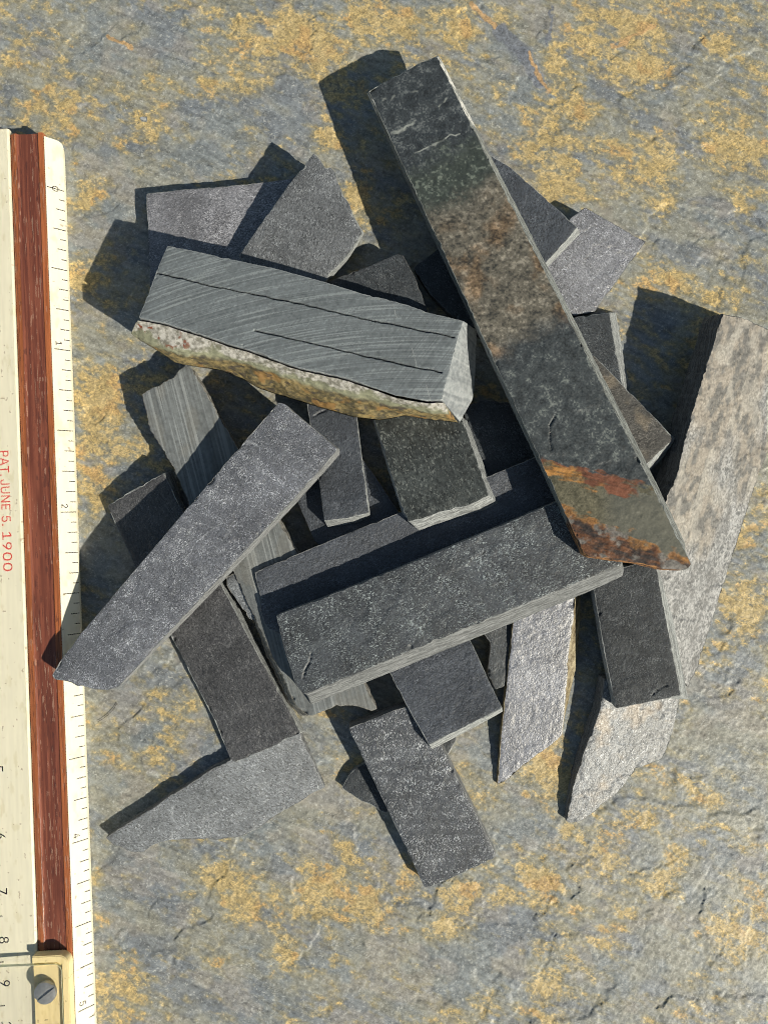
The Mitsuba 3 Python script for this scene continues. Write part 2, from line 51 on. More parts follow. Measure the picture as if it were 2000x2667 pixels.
 "L": {"mat": "long", "edge": "edge_long", "t": 2.6, "top": [[-2.37, 64.7, 8.2], [0.0, 66.18, 8.25], [3.55, 67.93, 8.35], [5.92, 69.35, 8.41], [8.23, 70.02, 8.5], [9.1, 68.1, 8.66], [12.08, 61.46, 9.23], [15.37, 54.28, 9.84], [18.67, 47.03, 10.46], [22.95, 37.66, 11.26], [28.85, 24.68, 12.36], [34.69, 11.87, 13.46], [37.8, 4.96, 14.04], [39.77, 0.74, 14.41], [42.37, -5.03, 14.9], [43.7, -8.03, 15.15], [42.77, -8.84, 15.14], [39.41, -8.63, 14.94], [36.28, -7.82, 14.71], [32.63, -7.39, 14.47], [29.46, -6.9, 14.26], [28.55, -6.36, 14.18], [27.78, -4.6, 14.03], [26.07, -0.62, 13.69], [23.08, 6.21, 13.12], [20.27, 12.68, 12.57], [16.76, 20.69, 11.9], [13.96, 27.18, 11.36], [8.6, 39.47, 10.32], [3.16, 51.95, 9.27]], "bot": [[-2.73, 65.94, 5.5], [-0.24, 67.51, 5.55], [3.39, 69.3, 5.65], [5.82, 70.76, 5.71], [8.6, 71.93, 5.8], [9.67, 69.84, 5.99], [12.78, 63.04, 6.57], [16.21, 55.76, 7.19], [19.63, 48.39, 7.83], [24.07, 38.87, 8.64], [30.15, 25.58, 9.78], [36.18, 12.47, 10.9], [39.3, 5.46, 11.49], [41.26, 1.08, 11.86], [43.85, -4.94, 12.37], [43.85, -8.18, 12.56], [42.92, -8.99, 12.55], [39.56, -8.79, 12.35], [36.42, -7.98, 12.12], [32.78, -7.54, 11.88], [29.61, -7.06, 11.67], [28.7, -6.51, 11.58], [27.93, -4.75, 11.44], [26.22, -0.77, 11.1], [23.23, 6.06, 10.53], [20.42, 12.52, 9.98], [16.91, 20.53, 9.31], [14.11, 27.03, 8.76], [8.75, 39.32, 7.73], [3.31, 51.8, 6.68]], "cracks": [[[25.91, 15.01, 12.76], [25.22, 13.88, 12.79], [24.19, 12.19, 12.83], [24.14, 9.81, 12.97], [24.4, 8.57, 13.06]]], "jag": 0.06, "rough": 1.4},
 "S31": {"mat": "silver", "edge": "edge_mix", "t": 1.6, "top": [[-24.6, -10.35, 4.6], [-23.08, -9.61, 5.08], [-21.67, -12.77, 4.9], [-20.49, -15.45, 4.75], [-19.65, -17.0, 4.69], [-20.96, -16.91, 4.4], [-21.68, -15.72, 4.42], [-24.39, -11.85, 4.41]], "bot": [[-24.24, -10.1, 3.06], [-22.72, -9.37, 3.54], [-21.31, -12.52, 3.36], [-20.13, -15.2, 3.21], [-19.29, -16.75, 3.15], [-20.6, -16.66, 2.86], [-21.32, -15.47, 2.88], [-24.03, -11.6, 2.87]], "jag": 0.09},
 "T": {"mat": "sawn", "edge": "edge_sawn", "t": 6.0, "top": [[-32.28, 39.38, 11.3], [-30.33, 39.04, 11.3], [-23.57, 37.52, 11.32], [-19.96, 36.71, 11.33], [-16.35, 35.95, 11.34], [-8.74, 33.85, 11.4], [-2.85, 31.98, 11.47], [0.0, 31.34, 11.48], [3.42, 30.42, 11.51], [6.26, 29.31, 11.56], [8.54, 28.73, 11.57], [11.84, 27.98, 11.58], [11.13, 25.91, 11.78], [10.53, 23.86, 11.98], [9.94, 21.53, 12.21], [9.35, 19.21, 12.43], [8.53, 16.04, 12.73], [6.17, 15.86, 12.79], [1.68, 16.64, 12.8], [-5.45, 19.21, 12.68], [-12.54, 20.74, 12.67], [-19.72, 23.38, 12.55], [-23.11, 24.41, 12.51], [-26.35, 25.56, 12.46], [-32.37, 27.46, 12.39], [-36.1, 28.2, 12.39], [-35.14, 30.97, 12.12], [-33.63, 35.72, 11.66]], "bot": [[-32.39, 38.84, 5.33], [-30.44, 38.49, 5.32], [-23.67, 36.97, 5.35], [-20.06, 36.16, 5.36], [-16.45, 35.41, 5.37], [-8.84, 33.3, 5.43], [-2.95, 31.43, 5.5], [-0.1, 30.8, 5.51], [3.32, 29.87, 5.53], [6.16, 28.76, 5.58], [8.43, 28.18, 5.6], [14.39, 28.33, 5.48], [14.43, 26.97, 5.61], [14.18, 22.66, 6.0], [14.02, 19.6, 6.29], [13.63, 17.17, 6.52], [11.68, 13.66, 6.87], [8.87, 15.64, 6.74], [4.14, 17.14, 6.68], [-5.55, 18.66, 6.71], [-12.64, 20.2, 6.69], [-19.82, 22.83, 6.57], [-23.22, 23.86, 6.54], [-26.45, 25.01, 6.49], [-32.47, 26.91, 6.42], [-36.21, 27.66, 6.42], [-35.25, 30.42, 6.15], [-33.73, 35.18, 5.68]], "cracks": [[[-33.84, 35.19, 11.71], [-30.24, 34.37, 11.72], [-25.89, 33.15, 11.76], [-22.25, 32.52, 11.76], [-18.66, 31.77, 11.76], [-14.1, 30.97, 11.76], [-2.84, 28.26, 11.81], [0.0, 27.62, 11.82], [4.43, 26.76, 11.82], [10.38, 25.5, 11.84]], [[-19.05, 26.36, 12.26], [-11.41, 24.64, 12.29], [-2.82, 22.58, 12.33], [0.0, 21.95, 12.34], [4.57, 20.93, 12.35], [8.46, 20.13, 12.36]]], "jag": 0.05, "fine": 1}}
RIND = [[[-36.4, 27.92, 12.17], [-37.36, 26.52, 11.26], [-37.85, 26.55, 10.3], [-36.48, 27.8, 7.59]], [[-35.21, 27.7, 12.17], [-36.31, 25.8, 11.31], [-36.89, 25.78, 10.02], [-35.29, 27.58, 7.59]], [[-34.02, 27.47, 12.17], [-35.26, 25.08, 11.36], [-35.89, 25.06, 9.75], [-34.1, 27.35, 7.59]], [[-32.84, 27.24, 12.17], [-34.13, 24.56, 11.38], [-34.82, 24.44, 9.47], [-32.91, 27.12, 7.59]], [[-31.67, 26.91, 12.18], [-32.93, 24.21, 11.39], [-33.74, 23.82, 9.19], [-31.75, 26.79, 7.6]], [[-30.51, 26.54, 12.19], [-31.73, 23.86, 11.41], [-32.74, 23.07, 8.92], [-30.59, 26.42, 7.61]], [[-29.35, 26.18, 12.21], [-30.51, 23.62, 11.41], [-31.7, 22.41, 8.64], [-29.43, 26.06, 7.63]], [[-28.19, 25.81, 12.22], [-29.29, 23.38, 11.41], [-30.45, 22.16, 8.36], [-28.27, 25.69, 7.64]], [[-27.04, 25.45, 12.23], [-28.06, 23.36, 11.39], [-29.19, 21.99, 8.08], [-27.12, 25.33, 7.58]], [[-25.89, 25.06, 12.25], [-26.82, 23.34, 11.37], [-27.92, 21.86, 7.81], [-25.97, 24.94, 7.31]], [[-24.74, 24.65, 12.27], [-25.59, 23.26, 11.36], [-26.62, 21.71, 7.59], [-24.82, 24.53, 7.09]], [[-23.6, 24.24, 12.29], [-24.38, 22.97, 11.36], [-25.29, 21.52, 7.55], [-23.68, 24.12, 7.05]], [[-22.45, 23.88, 12.3], [-23.17, 22.68, 11.37], [-24.0, 21.1, 7.51], [-22.53, 23.76, 7.01]], [[-21.29, 23.52, 12.31], [-21.96, 22.39, 11.37], [-22.74, 20.63, 7.47], [-21.37, 23.41, 6.97]], [[-20.13, 23.17, 12.32], [-20.76, 22.06, 11.38], [-21.5, 20.1, 7.43], [-20.21, 23.05, 6.93]], [[-18.99, 22.77, 12.34], [-19.56, 21.73, 11.39], [-20.33, 19.4, 7.38], [-19.07, 22.65, 6.88]], [[-17.86, 22.35, 12.36], [-18.36, 21.41, 11.4], [-19.15, 18.74, 7.34], [-17.93, 22.23, 6.84]], [[-16.72, 21.94, 12.38], [-17.16, 21.08, 11.41], [-17.87, 18.3, 7.3], [-16.8, 21.82, 6.8]], [[-15.59, 21.52, 12.4], [-15.97, 20.75, 11.42], [-16.59, 17.86, 7.26], [-15.66, 21.4, 6.76]], [[-14.45, 21.1, 12.41], [-14.77, 20.41, 11.43], [-15.29, 17.47, 7.22], [-14.53, 20.98, 6.72]], [[-13.32, 20.69, 12.43], [-13.59, 20.03, 11.44], [-13.99, 17.07, 7.19], [-13.4, 20.57, 6.69]], [[-12.17, 20.34, 12.45], [-12.41, 19.64, 11.46], [-12.68, 16.68, 7.17], [-12.25, 20.22, 6.67]], [[-10.99, 20.09, 12.45], [-11.22, 19.26, 11.47], [-11.38, 16.28, 7.16], [-11.07, 19.97, 6.66]], [[-9.82, 19.83, 12.45], [-10.04, 18.87, 11.49], [-10.08, 15.88, 7.14], [-9.89, 19.71, 6.64]], [[-8.64, 19.58, 12.45], [-8.86, 18.49, 11.5], [-8.77, 15.5, 7.12], [-8.72, 19.46, 6.62]], [[-7.47, 19.33, 12.46], [-7.67, 18.14, 11.52], [-7.46, 15.13, 7.11], [-7.55, 19.21, 6.61]], [[-6.29, 19.07, 12.46], [-6.49, 17.78, 11.53], [-6.15, 14.76, 7.09], [-6.37, 18.95, 6.59]], [[-5.13, 18.76, 12.47], [-5.3, 17.42, 11.54], [-4.84, 14.39, 7.07], [-5.21, 18.64, 6.57]], [[-4.0, 18.36, 12.49], [-4.11, 17.07, 11.55], [-3.5, 14.17, 7.05], [-4.08, 18.24, 6.55]], [[-2.87, 17.96, 12.5], [-2.91, 16.78, 11.56], [-2.15, 14.01, 7.04], [-2.94, 17.84, 6.54]], [[-1.73, 17.56, 12.52], [-1.71, 16.5, 11.56], [-0.79, 13.86, 7.02], [-1.81, 17.44, 6.52]], [[-0.6, 17.16, 12.54], [-0.51, 16.21, 11.57], [0.54, 14.03, 7.0], [-0.68, 17.04, 6.5]], [[0.53, 16.76, 12.55], [0.7, 15.92, 11.57], [1.88, 14.3, 7.06], [0.45, 16.64, 6.56]], [[1.66, 16.36, 12.57], [1.9, 15.66, 11.58], [3.21, 14.56, 7.14], [1.58, 16.24, 6.64]], [[2.84, 16.13, 12.57], [3.11, 15.39, 11.58], [4.55, 14.33, 7.22], [2.76, 16.01, 6.72]], [[4.02, 15.91, 12.57], [4.31, 15.12, 11.58], [5.89, 14.09, 7.29], [3.94, 15.79, 6.79]], [[5.19, 15.69, 12.57], [5.52, 14.86, 11.59], [7.23, 13.89, 7.37], [5.11, 15.57, 6.87]], [[6.37, 15.51, 12.57], [6.73, 14.61, 11.59], [8.57, 13.74, 7.45], [6.29, 15.39, 6.95]], [[7.57, 15.57, 12.54], [7.95, 14.46, 11.58], [9.92, 13.59, 7.52], [7.49, 15.45, 7.02]], [[8.77, 15.62, 12.52], [9.18, 14.31, 11.58], [11.26, 13.43, 7.6], [8.69, 15.5, 7.1]]]
YELLOW = [[-10.28, -60.76, 6.0], [-24.31, -57.13, 3.37], [-3.65, -62.93, 4.5], [-15.41, -69.43, 3.75], [-34.1, -36.67, 3.0], [-37.04, -39.61, 2.25], [2.98, -58.58, 2.62], [12.56, -62.21, 4.5], [36.21, -54.95, 4.5], [43.55, -58.58, 3.75], [46.54, -55.67, 3.0], [53.76, -65.82, 3.75], [55.88, -71.6, 3.75], [25.71, -76.63, 4.12], [16.9, -78.07, 3.0], [52.59, -45.47, 2.62], [48.18, -43.27, 1.87], [42.19, -48.39, 2.25], [31.14, -44.0, 2.25], [25.99, -39.61, 4.5], [36.84, -65.1, 3.0], [19.93, -62.21, 3.0], [25.85, -58.58, 3.75], [-40.34, -74.48, 3.0], [-44.72, -76.63, 2.25], [9.6, -65.82, 3.0], [-5.87, -54.22, 3.37], [-22.8, -62.93, 3.75], [59.71, -62.21, 2.25], [31.23, -33.73, 2.25], [-46.3, 17.05, 4.5], [-47.25, 3.47, 3.75], [-45.05, 7.98, 3.0], [-50.0, 39.15, 2.62], [-46.24, 41.46, 2.25], [-47.89, 51.46, 3.0], [-40.43, 64.64, 3.0], [-51.9, 66.19, 3.75], [-56.51, 67.75, 2.62], [-45.22, 20.84, 3.37], [-48.1, 11.0, 2.25], [-55.93, 80.26, 3.0], [-61.97, 74.78, 3.0], [-34.64, 18.57, 4.5], [-23.67, 70.87, 3.37], [-29.02, 70.09, 2.25], [-18.35, 77.12, 4.5], [-23.73, 80.26, 3.0], [-14.53, 80.26, 3.75], [3.87, 81.83, 3.0], [-3.8, 81.04, 3.75], [-9.92, 75.56, 3.0], [26.74, 63.08, 5.25], [19.15, 69.31, 3.37], [32.87, 65.42, 3.0], [39.67, 59.2, 3.75], [28.19, 52.24, 3.37], [46.53, 59.2, 4.5], [47.2, 51.46, 3.0], [55.73, 62.31, 4.5], [58.58, 49.92, 3.0], [60.27, 59.98, 3.0], [53.8, 35.32, 3.0], [43.27, 41.46, 3.0], [47.78, 38.39, 2.25], [32.22, 78.69, 3.75], [39.9, 80.26, 3.75], [43.65, 73.21, 3.75], [27.59, 74.0, 2.25], [55.96, 77.12, 3.75], [13.07, 80.26, 3.75], [20.75, 82.61, 3.0], [-3.77, 52.24, 3.0], [-9.88, 62.31, 2.25], [-21.33, 63.08, 2.25], [57.72, -3.28, 2.25], [58.28, -14.48, 3.75], [54.41, -23.39, 3.0], [60.27, -29.3, 3.0], [-20.02, -33.73, 1.5]]
CLEAR = [[20.71, 76.34, 3.37], [23.75, 72.43, 2.62], [19.89, -69.43, 4.5], [-38.99, -64.38, 6.0], [-29.33, -74.48, 4.5], [-16.93, -57.85, 2.1], [-4.39, -58.58, 1.65], [18.43, -65.82, 1.65], [22.85, -65.1, 2.25], [-43.83, 30.74, 1.87], [-43.37, -7.03, 3.0], [-39.22, -44.0, 3.0], [-28.97, 63.86, 3.75], [-36.72, 75.56, 4.5], [-44.37, 74.78, 3.75], [-16.0, 66.19, 4.5], [34.21, 46.07, 4.5], [50.94, 47.61, 4.5], [47.4, 66.97, 3.0], [49.45, -58.58, 3.0], [38.23, -73.04, 4.5], [54.21, -36.67, 6.0], [60.7, -47.66, 4.5], [43.4, -70.15, 4.5], [-47.79, 44.53, 2.25], [9.64, -52.76, 3.75], [12.53, -71.6, 3.75], [-16.99, -45.47, 3.75], [-43.84, -29.3, 4.5], [58.75, -75.19, 4.5], [42.12, -54.95, 2.25]]
PLATES = [[0.38, [[39.17, -57.35], [42.85, -56.87], [45.62, -55.24], [48.99, -54.94], [52.64, -56.87], [48.91, -60.96], [42.78, -62.16]]], [0.5, [[43.43, -78.49], [44.42, -77.12], [46.32, -76.58], [49.59, -77.54], [51.69, -79.5], [52.23, -84.25], [45.55, -84.25]]], [0.42, [[51.24, -60.36], [50.23, -62.76], [50.32, -65.16], [51.39, -66.6], [52.47, -68.16], [53.85, -69.72], [51.81, -71.15], [50.45, -72.94], [51.75, -75.33], [57.24, -74.73], [58.01, -65.16], [55.01, -61.56]]], [0.38, [[26.67, -66.96], [26.47, -69.96], [26.58, -71.45], [24.86, -73.36], [29.23, -74.73], [34.14, -71.15], [32.95, -67.56]]], [0.45, [[9.79, -58.55], [7.95, -61.56], [7.21, -64.2], [5.5, -65.16], [10.99, -66.36], [16.5, -62.76], [14.68, -59.15]]], [-0.3, [[14.65, 86.28], [18.77, 81.39], [22.88, 77.16], [26.96, 70.35], [25.37, 70.03], [20.32, 75.21], [17.17, 78.79], [13.05, 84.97]]], [0.35, [[48.85, -42.95], [51.01, -42.71], [55.27, -45.26], [57.08, -47.08], [53.4, -47.08], [50.06, -44.65]]], [0.35, [[29.38, -56.75], [33.07, -54.63], [35.5, -57.35], [31.79, -60.96]]], [0.3, [[22.5, -79.2], [26.77, -78.19], [34.06, -79.5], [34.63, -83.07], [24.3, -83.07]]], [0.3, [[-36.93, -37.35], [-33.26, -34.3], [-27.1, -34.91], [-26.46, -37.96], [-31.98, -40.4]]], [0.3, [[-6.35, 77.16], [-2.54, 79.11], [0.64, 77.81], [-1.27, 73.92], [-5.08, 73.27]]], [0.3, [[-37.88, -63.36], [-35.45, -61.56], [-32.36, -65.16], [-34.76, -69.36]]], [0.32, [[35.55, 73.27], [40.67, 77.16], [44.51, 79.11], [43.19, 75.21], [38.05, 70.03]]], [0.3, [[-47.69, 79.11], [-43.26, 81.06], [-39.41, 77.81], [-44.46, 75.21]]], [0.35, [[39.59, -19.59], [43.32, -17.74], [46.98, -22.05], [43.23, -25.12]]]]
SCARS = [[18.76, 80.09, 23.19, 76.19, 1.5, 0], [23.19, 76.19, 25.88, 71.0, 1.3, 0], [14.33, 84.65, 18.13, 80.93, 0.5, 1], [23.83, 76.51, 26.95, 69.71, 0.42, 1], [28.01, 83.99, 27.01, 77.16, 0.3, 0], [-45.46, 78.79, -41.62, 76.84, 0.5, 1], [38.13, 77.16, 44.52, 80.41, 0.5, 1]]
CRUMBS = [[-43.64, 65.31, 0.36, "edge_light", "smaller pale crumb on the bare slab above the upper left slates"], [-39.52, 64.86, 0.52, "edge_light", "larger pale crumb on the bare slab above the upper left slates"]]
HAIR = [[-45.84, -33.63], [-45.11, -33.26], [-44.25, -32.59], [-43.58, -31.92], [-43.16, -31.37], [-42.79, -30.76]]


# ------------------------------------------------------------------ shared noise (the same field for meshes and for materials)
def np_noise(x, y, z):
    return meshkit.noise(np.stack(np.broadcast_arrays(x, y, z), -1) + 1000000.0)


def fb(N, x, y, z, o=3):
    s, a, t = 0, 0.5, 0
    for k in range(o):
        s = s + a * N(x * 2.0**k + 31.7 * k, y * 2.0**k + 17.3 * k, z * 2.0**k + 5.1 * k)
        t += a
        a *= 0.5
    return s / t


def ss(a, b, x, lib=np):
    if lib is np:
        t = np.clip((x - a) / (b - a), 0, 1)
        return t * t * (3 - 2 * t)
    return smoothstep(a, b, x)


def blob(x, y, table):
    s = 0
    for bx, by, r in table:
        q = 1 + ((x - bx) * (x - bx) + (y - by) * (y - by)) * (0.45 / (r * r))
        s = s + 1.0 / (q * q * q)
    return s


def stain(x, y, N, lib):
    """the rusty yellow weathering of the slab, 0 to 1 (x, y in mm)"""
    wx = x + 1.6 * (N(x * 0.6, y * 0.6, 3.3) - 0.5)
    wy = y + 1.6 * (N(x * 0.6, y * 0.6, 8.3) - 0.5)
    b = blob(wx, wy, YELLOW) - 0.9 * blob(wx, wy, CLEAR)
    u, w = 0.93 * x - 0.37 * y, 0.37 * x + 0.93 * y
    f = 0.45 * fb(N, u * 0.10, w * 0.17, 1.5, 4) + 0.55 * fb(N, u * 0.48, w * 0.86, 4.5, 5)
    v = f + 0.145 * b + 0.004
    return v


def steps(x, y, N):
    """number of the cleavage layer that lies open at x, y"""
    return 4.5 * fb(N, x * 0.04, y * 0.06, 9.5, 5) + 0.25 * fb(N, x * 0.5, y * 0.5, 2.5, 3)


# ------------------------------------------------------------------ materials
def add_bsdf(name, colour, rough=0.55, spec=0.5, bump=None, scale=4e-5, eps=6e-5, **more):
    c = {'type': 'rgb', 'value': colour} if isinstance(colour, (tuple, list)) else proc(colour)
    r = rough if not callable(rough) else proc(rough)
    b = {'type': 'principled', 'base_color': c, 'roughness': r, 'specular': spec, **more}
    if bump is not None:
        b = {'type': 'bumpmap', 'tex': proc(bump, eps), 'scale': scale, 'bsdf': b}
    scene[name] = {'type': 'twosided', 'bsdf': b} if more.get('two') else b


def mmp(p):
    return p.x * 1000.0, p.y * 1000.0, p.z * 1000.0


def grain_bump(fx=3.0, fy=3.0, o=3):
    def f(p, n, uv):
        x, y, z = mmp(p)
        return fb(noise, x * fx, y * fy, z * fx, o)
    return f


def slate(base, speck, amount, freq=4.0, streak=(1.0, 0.0), warm=None, blotch=0.5):
    base, speck = mi.Color3f(base) * mi.Color3f(0.96, 1.0, 1.045), mi.Color3f(speck) * mi.Color3f(0.96, 1.0, 1.05)
    cx, sx = streak

    def f(p, n, uv):
        x, y, z = mmp(p)
        a, b = cx * x + sx * y, -sx * x + cx * y
        m = fb(noise, x * 0.22, y * 0.22, z * 0.4 + 7.0, 4)
        g = fb(noise, a * freq * 0.8, b * freq * 1.3, z * freq, 3)
        c = base * ((1 - blotch) + 2.0 * blotch * m) * (0.05 + 1.9 * g)
        if warm is not None:
            c = mix(c, mi.Color3f(warm) * (0.5 + g), smoothstep(0.52, 0.72, fb(noise, x * 0.35 + 40, y * 0.35, z * 0.3, 4)))
        k = noise(a * freq * 1.3 + 11.0, b * freq * 2.4, z * freq) * 0.58 + 0.30 * noise(a * freq * 2.9, b * freq * 4.0, z) + 0.12 * noise(x * 0.7, y * 0.7, z + 3.0)
        patch = 0.72 + 0.45 * smoothstep(0.32, 0.66, fb(noise, a * 0.28 + 5.0, b * 0.5, 4.0, 3))
        c = c + speck * (smoothstep(0.58, 0.74, k) * amount * patch)
        # faint cleavage lines along the grain, and a few scuffs and dusty smears
        ridge = dr.abs(fb(noise, a * 0.35 + 60.0, b * 1.5, z * 0.2, 4) - 0.5)
        c = c * (0.80 + 0.20 * smoothstep(0.0, 0.03, ridge))
        smear = smoothstep(0.60, 0.78, fb(noise, x * 0.55 + 21.0, y * 0.55, 6.0, 5))
        c = c + speck * (0.06 * smear)
        scuff = smoothstep(0.018, 0.004, dr.abs(noise(a * 0.10 + 8.0, b * 0.45 + 0.3 * noise(a * 0.5, b, 2.0), 9.0) - 0.5)) * smoothstep(0.55, 0.72, noise(a * 0.7, b * 0.9, 2.0))
        return c + speck * (0.22 * scuff)
    return f


def bump_of(freq, o=3):
    return grain_bump(freq, freq * 1.1, o)


def cleft(freq, streak):
    cx, sx = streak
    def f(p, n, uv):
        x, y, z = mmp(p)
        a, b = cx * x + sx * y, -sx * x + cx * y
        return 0.85 * fb(noise, x * freq, y * freq, z * freq, 3) + 0.35 * fb(noise, a * 0.35 + 60.0, b * 1.5, z * 0.2, 4)
    return f


M = {}
def mk(name, *a, rough=0.5, spec=0.55, bf=5.2, scale=7e-5, **k):
    add_bsdf('slate_' + name, slate(*a, **k), rough, spec, cleft(bf, k.get('streak', (1.0, 0.0))), scale)

mk('gray', (0.140, 0.138, 0.152), (0.30, 0.295, 0.31), 0.8, freq=5.0, streak=(0.95, 0.3))
mk('mid', (0.098, 0.101, 0.108), (0.22, 0.225, 0.23), 0.8, freq=4.8, streak=(0.2, 0.98))
mk('dark', (0.035, 0.039, 0.044), (0.150, 0.155, 0.160), 0.5, freq=4.8, spec=0.35, streak=(0.6, -0.8))
mk('dark2', (0.045, 0.050, 0.060), (0.140, 0.142, 0.155), 0.4, freq=5.0, streak=(0.4, 0.92))
mk('black', (0.026, 0.029, 0.033), (0.200, 0.205, 0.210), 0.5, freq=6.0, scale=8e-5, spec=0.2, rough=0.6, streak=(0.3, 0.95))
mk('sparkle', (0.146, 0.146, 0.161), (0.302, 0.302, 0.324), 0.9, freq=6.0, scale=1.1e-4, rough=0.4, streak=(0.7, -0.7))
mk('sparkle2', (0.122, 0.126, 0.148), (0.274, 0.274, 0.294), 0.9, freq=6.0, scale=8e-5, rough=0.42, streak=(0.15, 0.99))
mk('sparkle3', (0.100, 0.103, 0.118), (0.363, 0.363, 0.374), 0.95, freq=6.0, scale=9e-5, rough=0.45, streak=(0.65, 0.76))
mk('brown', (0.072, 0.067, 0.061), (0.2, 0.18, 0.16), 0.5, warm=(0.13, 0.112, 0.088), freq=4.5)
mk('greenblack', (0.037, 0.041, 0.040), (0.16, 0.165, 0.15), 0.6, freq=2.6, blotch=0.75, streak=(0.35, -0.94))
mk('brownslate', (0.052, 0.051, 0.054), (0.180, 0.175, 0.175), 0.5, freq=5.0, scale=8e-5, streak=(0.47, -0.88))
mk('silver', (0.140, 0.145, 0.154), (0.26, 0.265, 0.275), 0.7, freq=5.0, streak=(0.9, -0.45))
mk('fleck', (0.048, 0.052, 0.061), (0.356, 0.360, 0.365), 0.95, freq=4.8, streak=(0.3, 0.95), scale=8e-5, spec=0.4)
mk('slateblue', (0.054, 0.059, 0.071), (0.170, 0.175, 0.190), 0.5, freq=5.4, streak=(0.88, 0.47))
mk('blackfleck', (0.046, 0.050, 0.057), (0.281, 0.309, 0.304), 0.8, freq=4.8, streak=(0.9, 0.4), scale=7e-5, spec=0.4)
mk('pale', (0.125, 0.129, 0.137), (0.298, 0.298, 0.302), 1.0, freq=4.8, streak=(0.5, 0.85), warm=(0.22, 0.19, 0.16), scale=9e-5)


def weathered(p, n, uv):
    x, y, z = mmp(p)
    a, b = 0.26 * x + 0.965 * y, 0.965 * x - 0.26 * y
    g = fb(noise, a * 0.7, b * 1.3, 1.0, 5)
    m = fb(noise, a * 0.09, b * 0.22, 2.0, 4)
    f = fb(noise, a * 3.2, b * 5.5, z, 3)
    brown = mix((0.11, 0.108, 0.105), (0.225, 0.203, 0.178), smoothstep(0.36, 0.62, g)) * (0.45 + 1.1 * f)
    brown = mix(brown, mi.Color3f(0.30, 0.285, 0.26) * (0.5 + f), 0.7 * smoothstep(0.5, 0.66, fb(noise, a * 0.25 + 4, b * 0.6, 7.0, 4)))
    grey = mix((0.10, 0.104, 0.11), (0.33, 0.335, 0.345), smoothstep(0.32, 0.74, 0.75 * f + 0.25 * g))
    t = smoothstep(-10.0, 12.0, y - 0.9 * (x - 52.0) + 75.0 * (m - 0.5))
    c = mix(grey, brown, t)
    return mix(c, mi.Color3f(0.075, 0.075, 0.077), 0.38 * smoothstep(0.52, 0.68, fb(noise, a * 0.3 + 9, b * 0.8, 3.0, 5)) * (1 - 0.35 * t))

add_bsdf('slate_weathered', weathered, 0.6, 0.4, bump_of(1.6, 4), 1.6e-4)

SAW = (5.6, -66.0)
def saw_lines(x, y, straight):
    w = noise(x * 0.25, y * 0.25, 2.0)
    if straight:
        q, e = 0.965 * x + 0.26 * y, y
        return 0.45 * noise(q * 3.2, e * 0.05, 1.0) + 0.40 * noise(q * 6.5, e * 0.10, 5.0) + 0.15 * noise(q * 1.2, w, 3.0)
    q = dr.sqrt(dr.square(x - SAW[0]) + dr.square(y - SAW[1]))
    v = 0.80 * x - 0.60 * y
    cross = smoothstep(-6.0, 6.0, x - 0.8 * (y - 22.0))
    return 0.30 * noise(q * 4.6, x * 0.10, 1.0) + 0.42 * noise(q * 7.6, x * 0.16, 5.0) + (0.12 + 0.16 * cross) * noise(v * 5.6, w, 2.0) + (0.16 - 0.16 * cross) * noise(x * 6.0, y * 6.0, 1.0)

def sawn_look(base, light, straight):
    def f(p, n, uv):
        x, y, z = mmp(p)
        l = saw_lines(x, y, straight)
        g = fb(noise, x * 2.5, y * 2.5, z * 3.0, 4)
        m = fb(noise, x * 0.3, y * 0.3, 2.0, 3)
        c = mi.Color3f(base) * (0.18 + 0.65 * g + 0.95 * l + 0.18 * m)
        c = mix(c, mi.Color3f(light), smoothstep(0.57, 0.70, l) * 0.40)
        if not straight:
            scr = smoothstep(0.10, 0.0, dr.abs(x + 0.40 * y + 0.5 * (noise(y, 1.0, 2.0) - 0.5) - 13.4)) * smoothstep(0.35, 0.6, noise(y * 0.9, x, 4.0))
            c = mix(c, mi.Color3f(0.30, 0.31, 0.31), 0.6 * scr)
        else:
            c = mix(c, mi.Color3f(0.17, 0.155, 0.125), 0.22 * smoothstep(0.52, 0.68, fb(noise, x * 0.4, y * 0.2, 3.0, 4)))
        return c
    return f

def sawn_relief(straight):
    def f(p, n, uv):
        x, y, z = mmp(p)
        return saw_lines(x, y, straight) + 0.2 * noise(x * 4, y * 4, z * 4)
    return f

add_bsdf('slate_sawn', sawn_look((0.112, 0.128, 0.142), (0.25, 0.275, 0.285), False), 0.55, 0.4, sawn_relief(False), 4e-5)
add_bsdf('slate_sawn_strip', sawn_look((0.130, 0.142, 0.150), (0.30, 0.32, 0.33), True), 0.55, 0.4, sawn_relief(True), 6e-5)


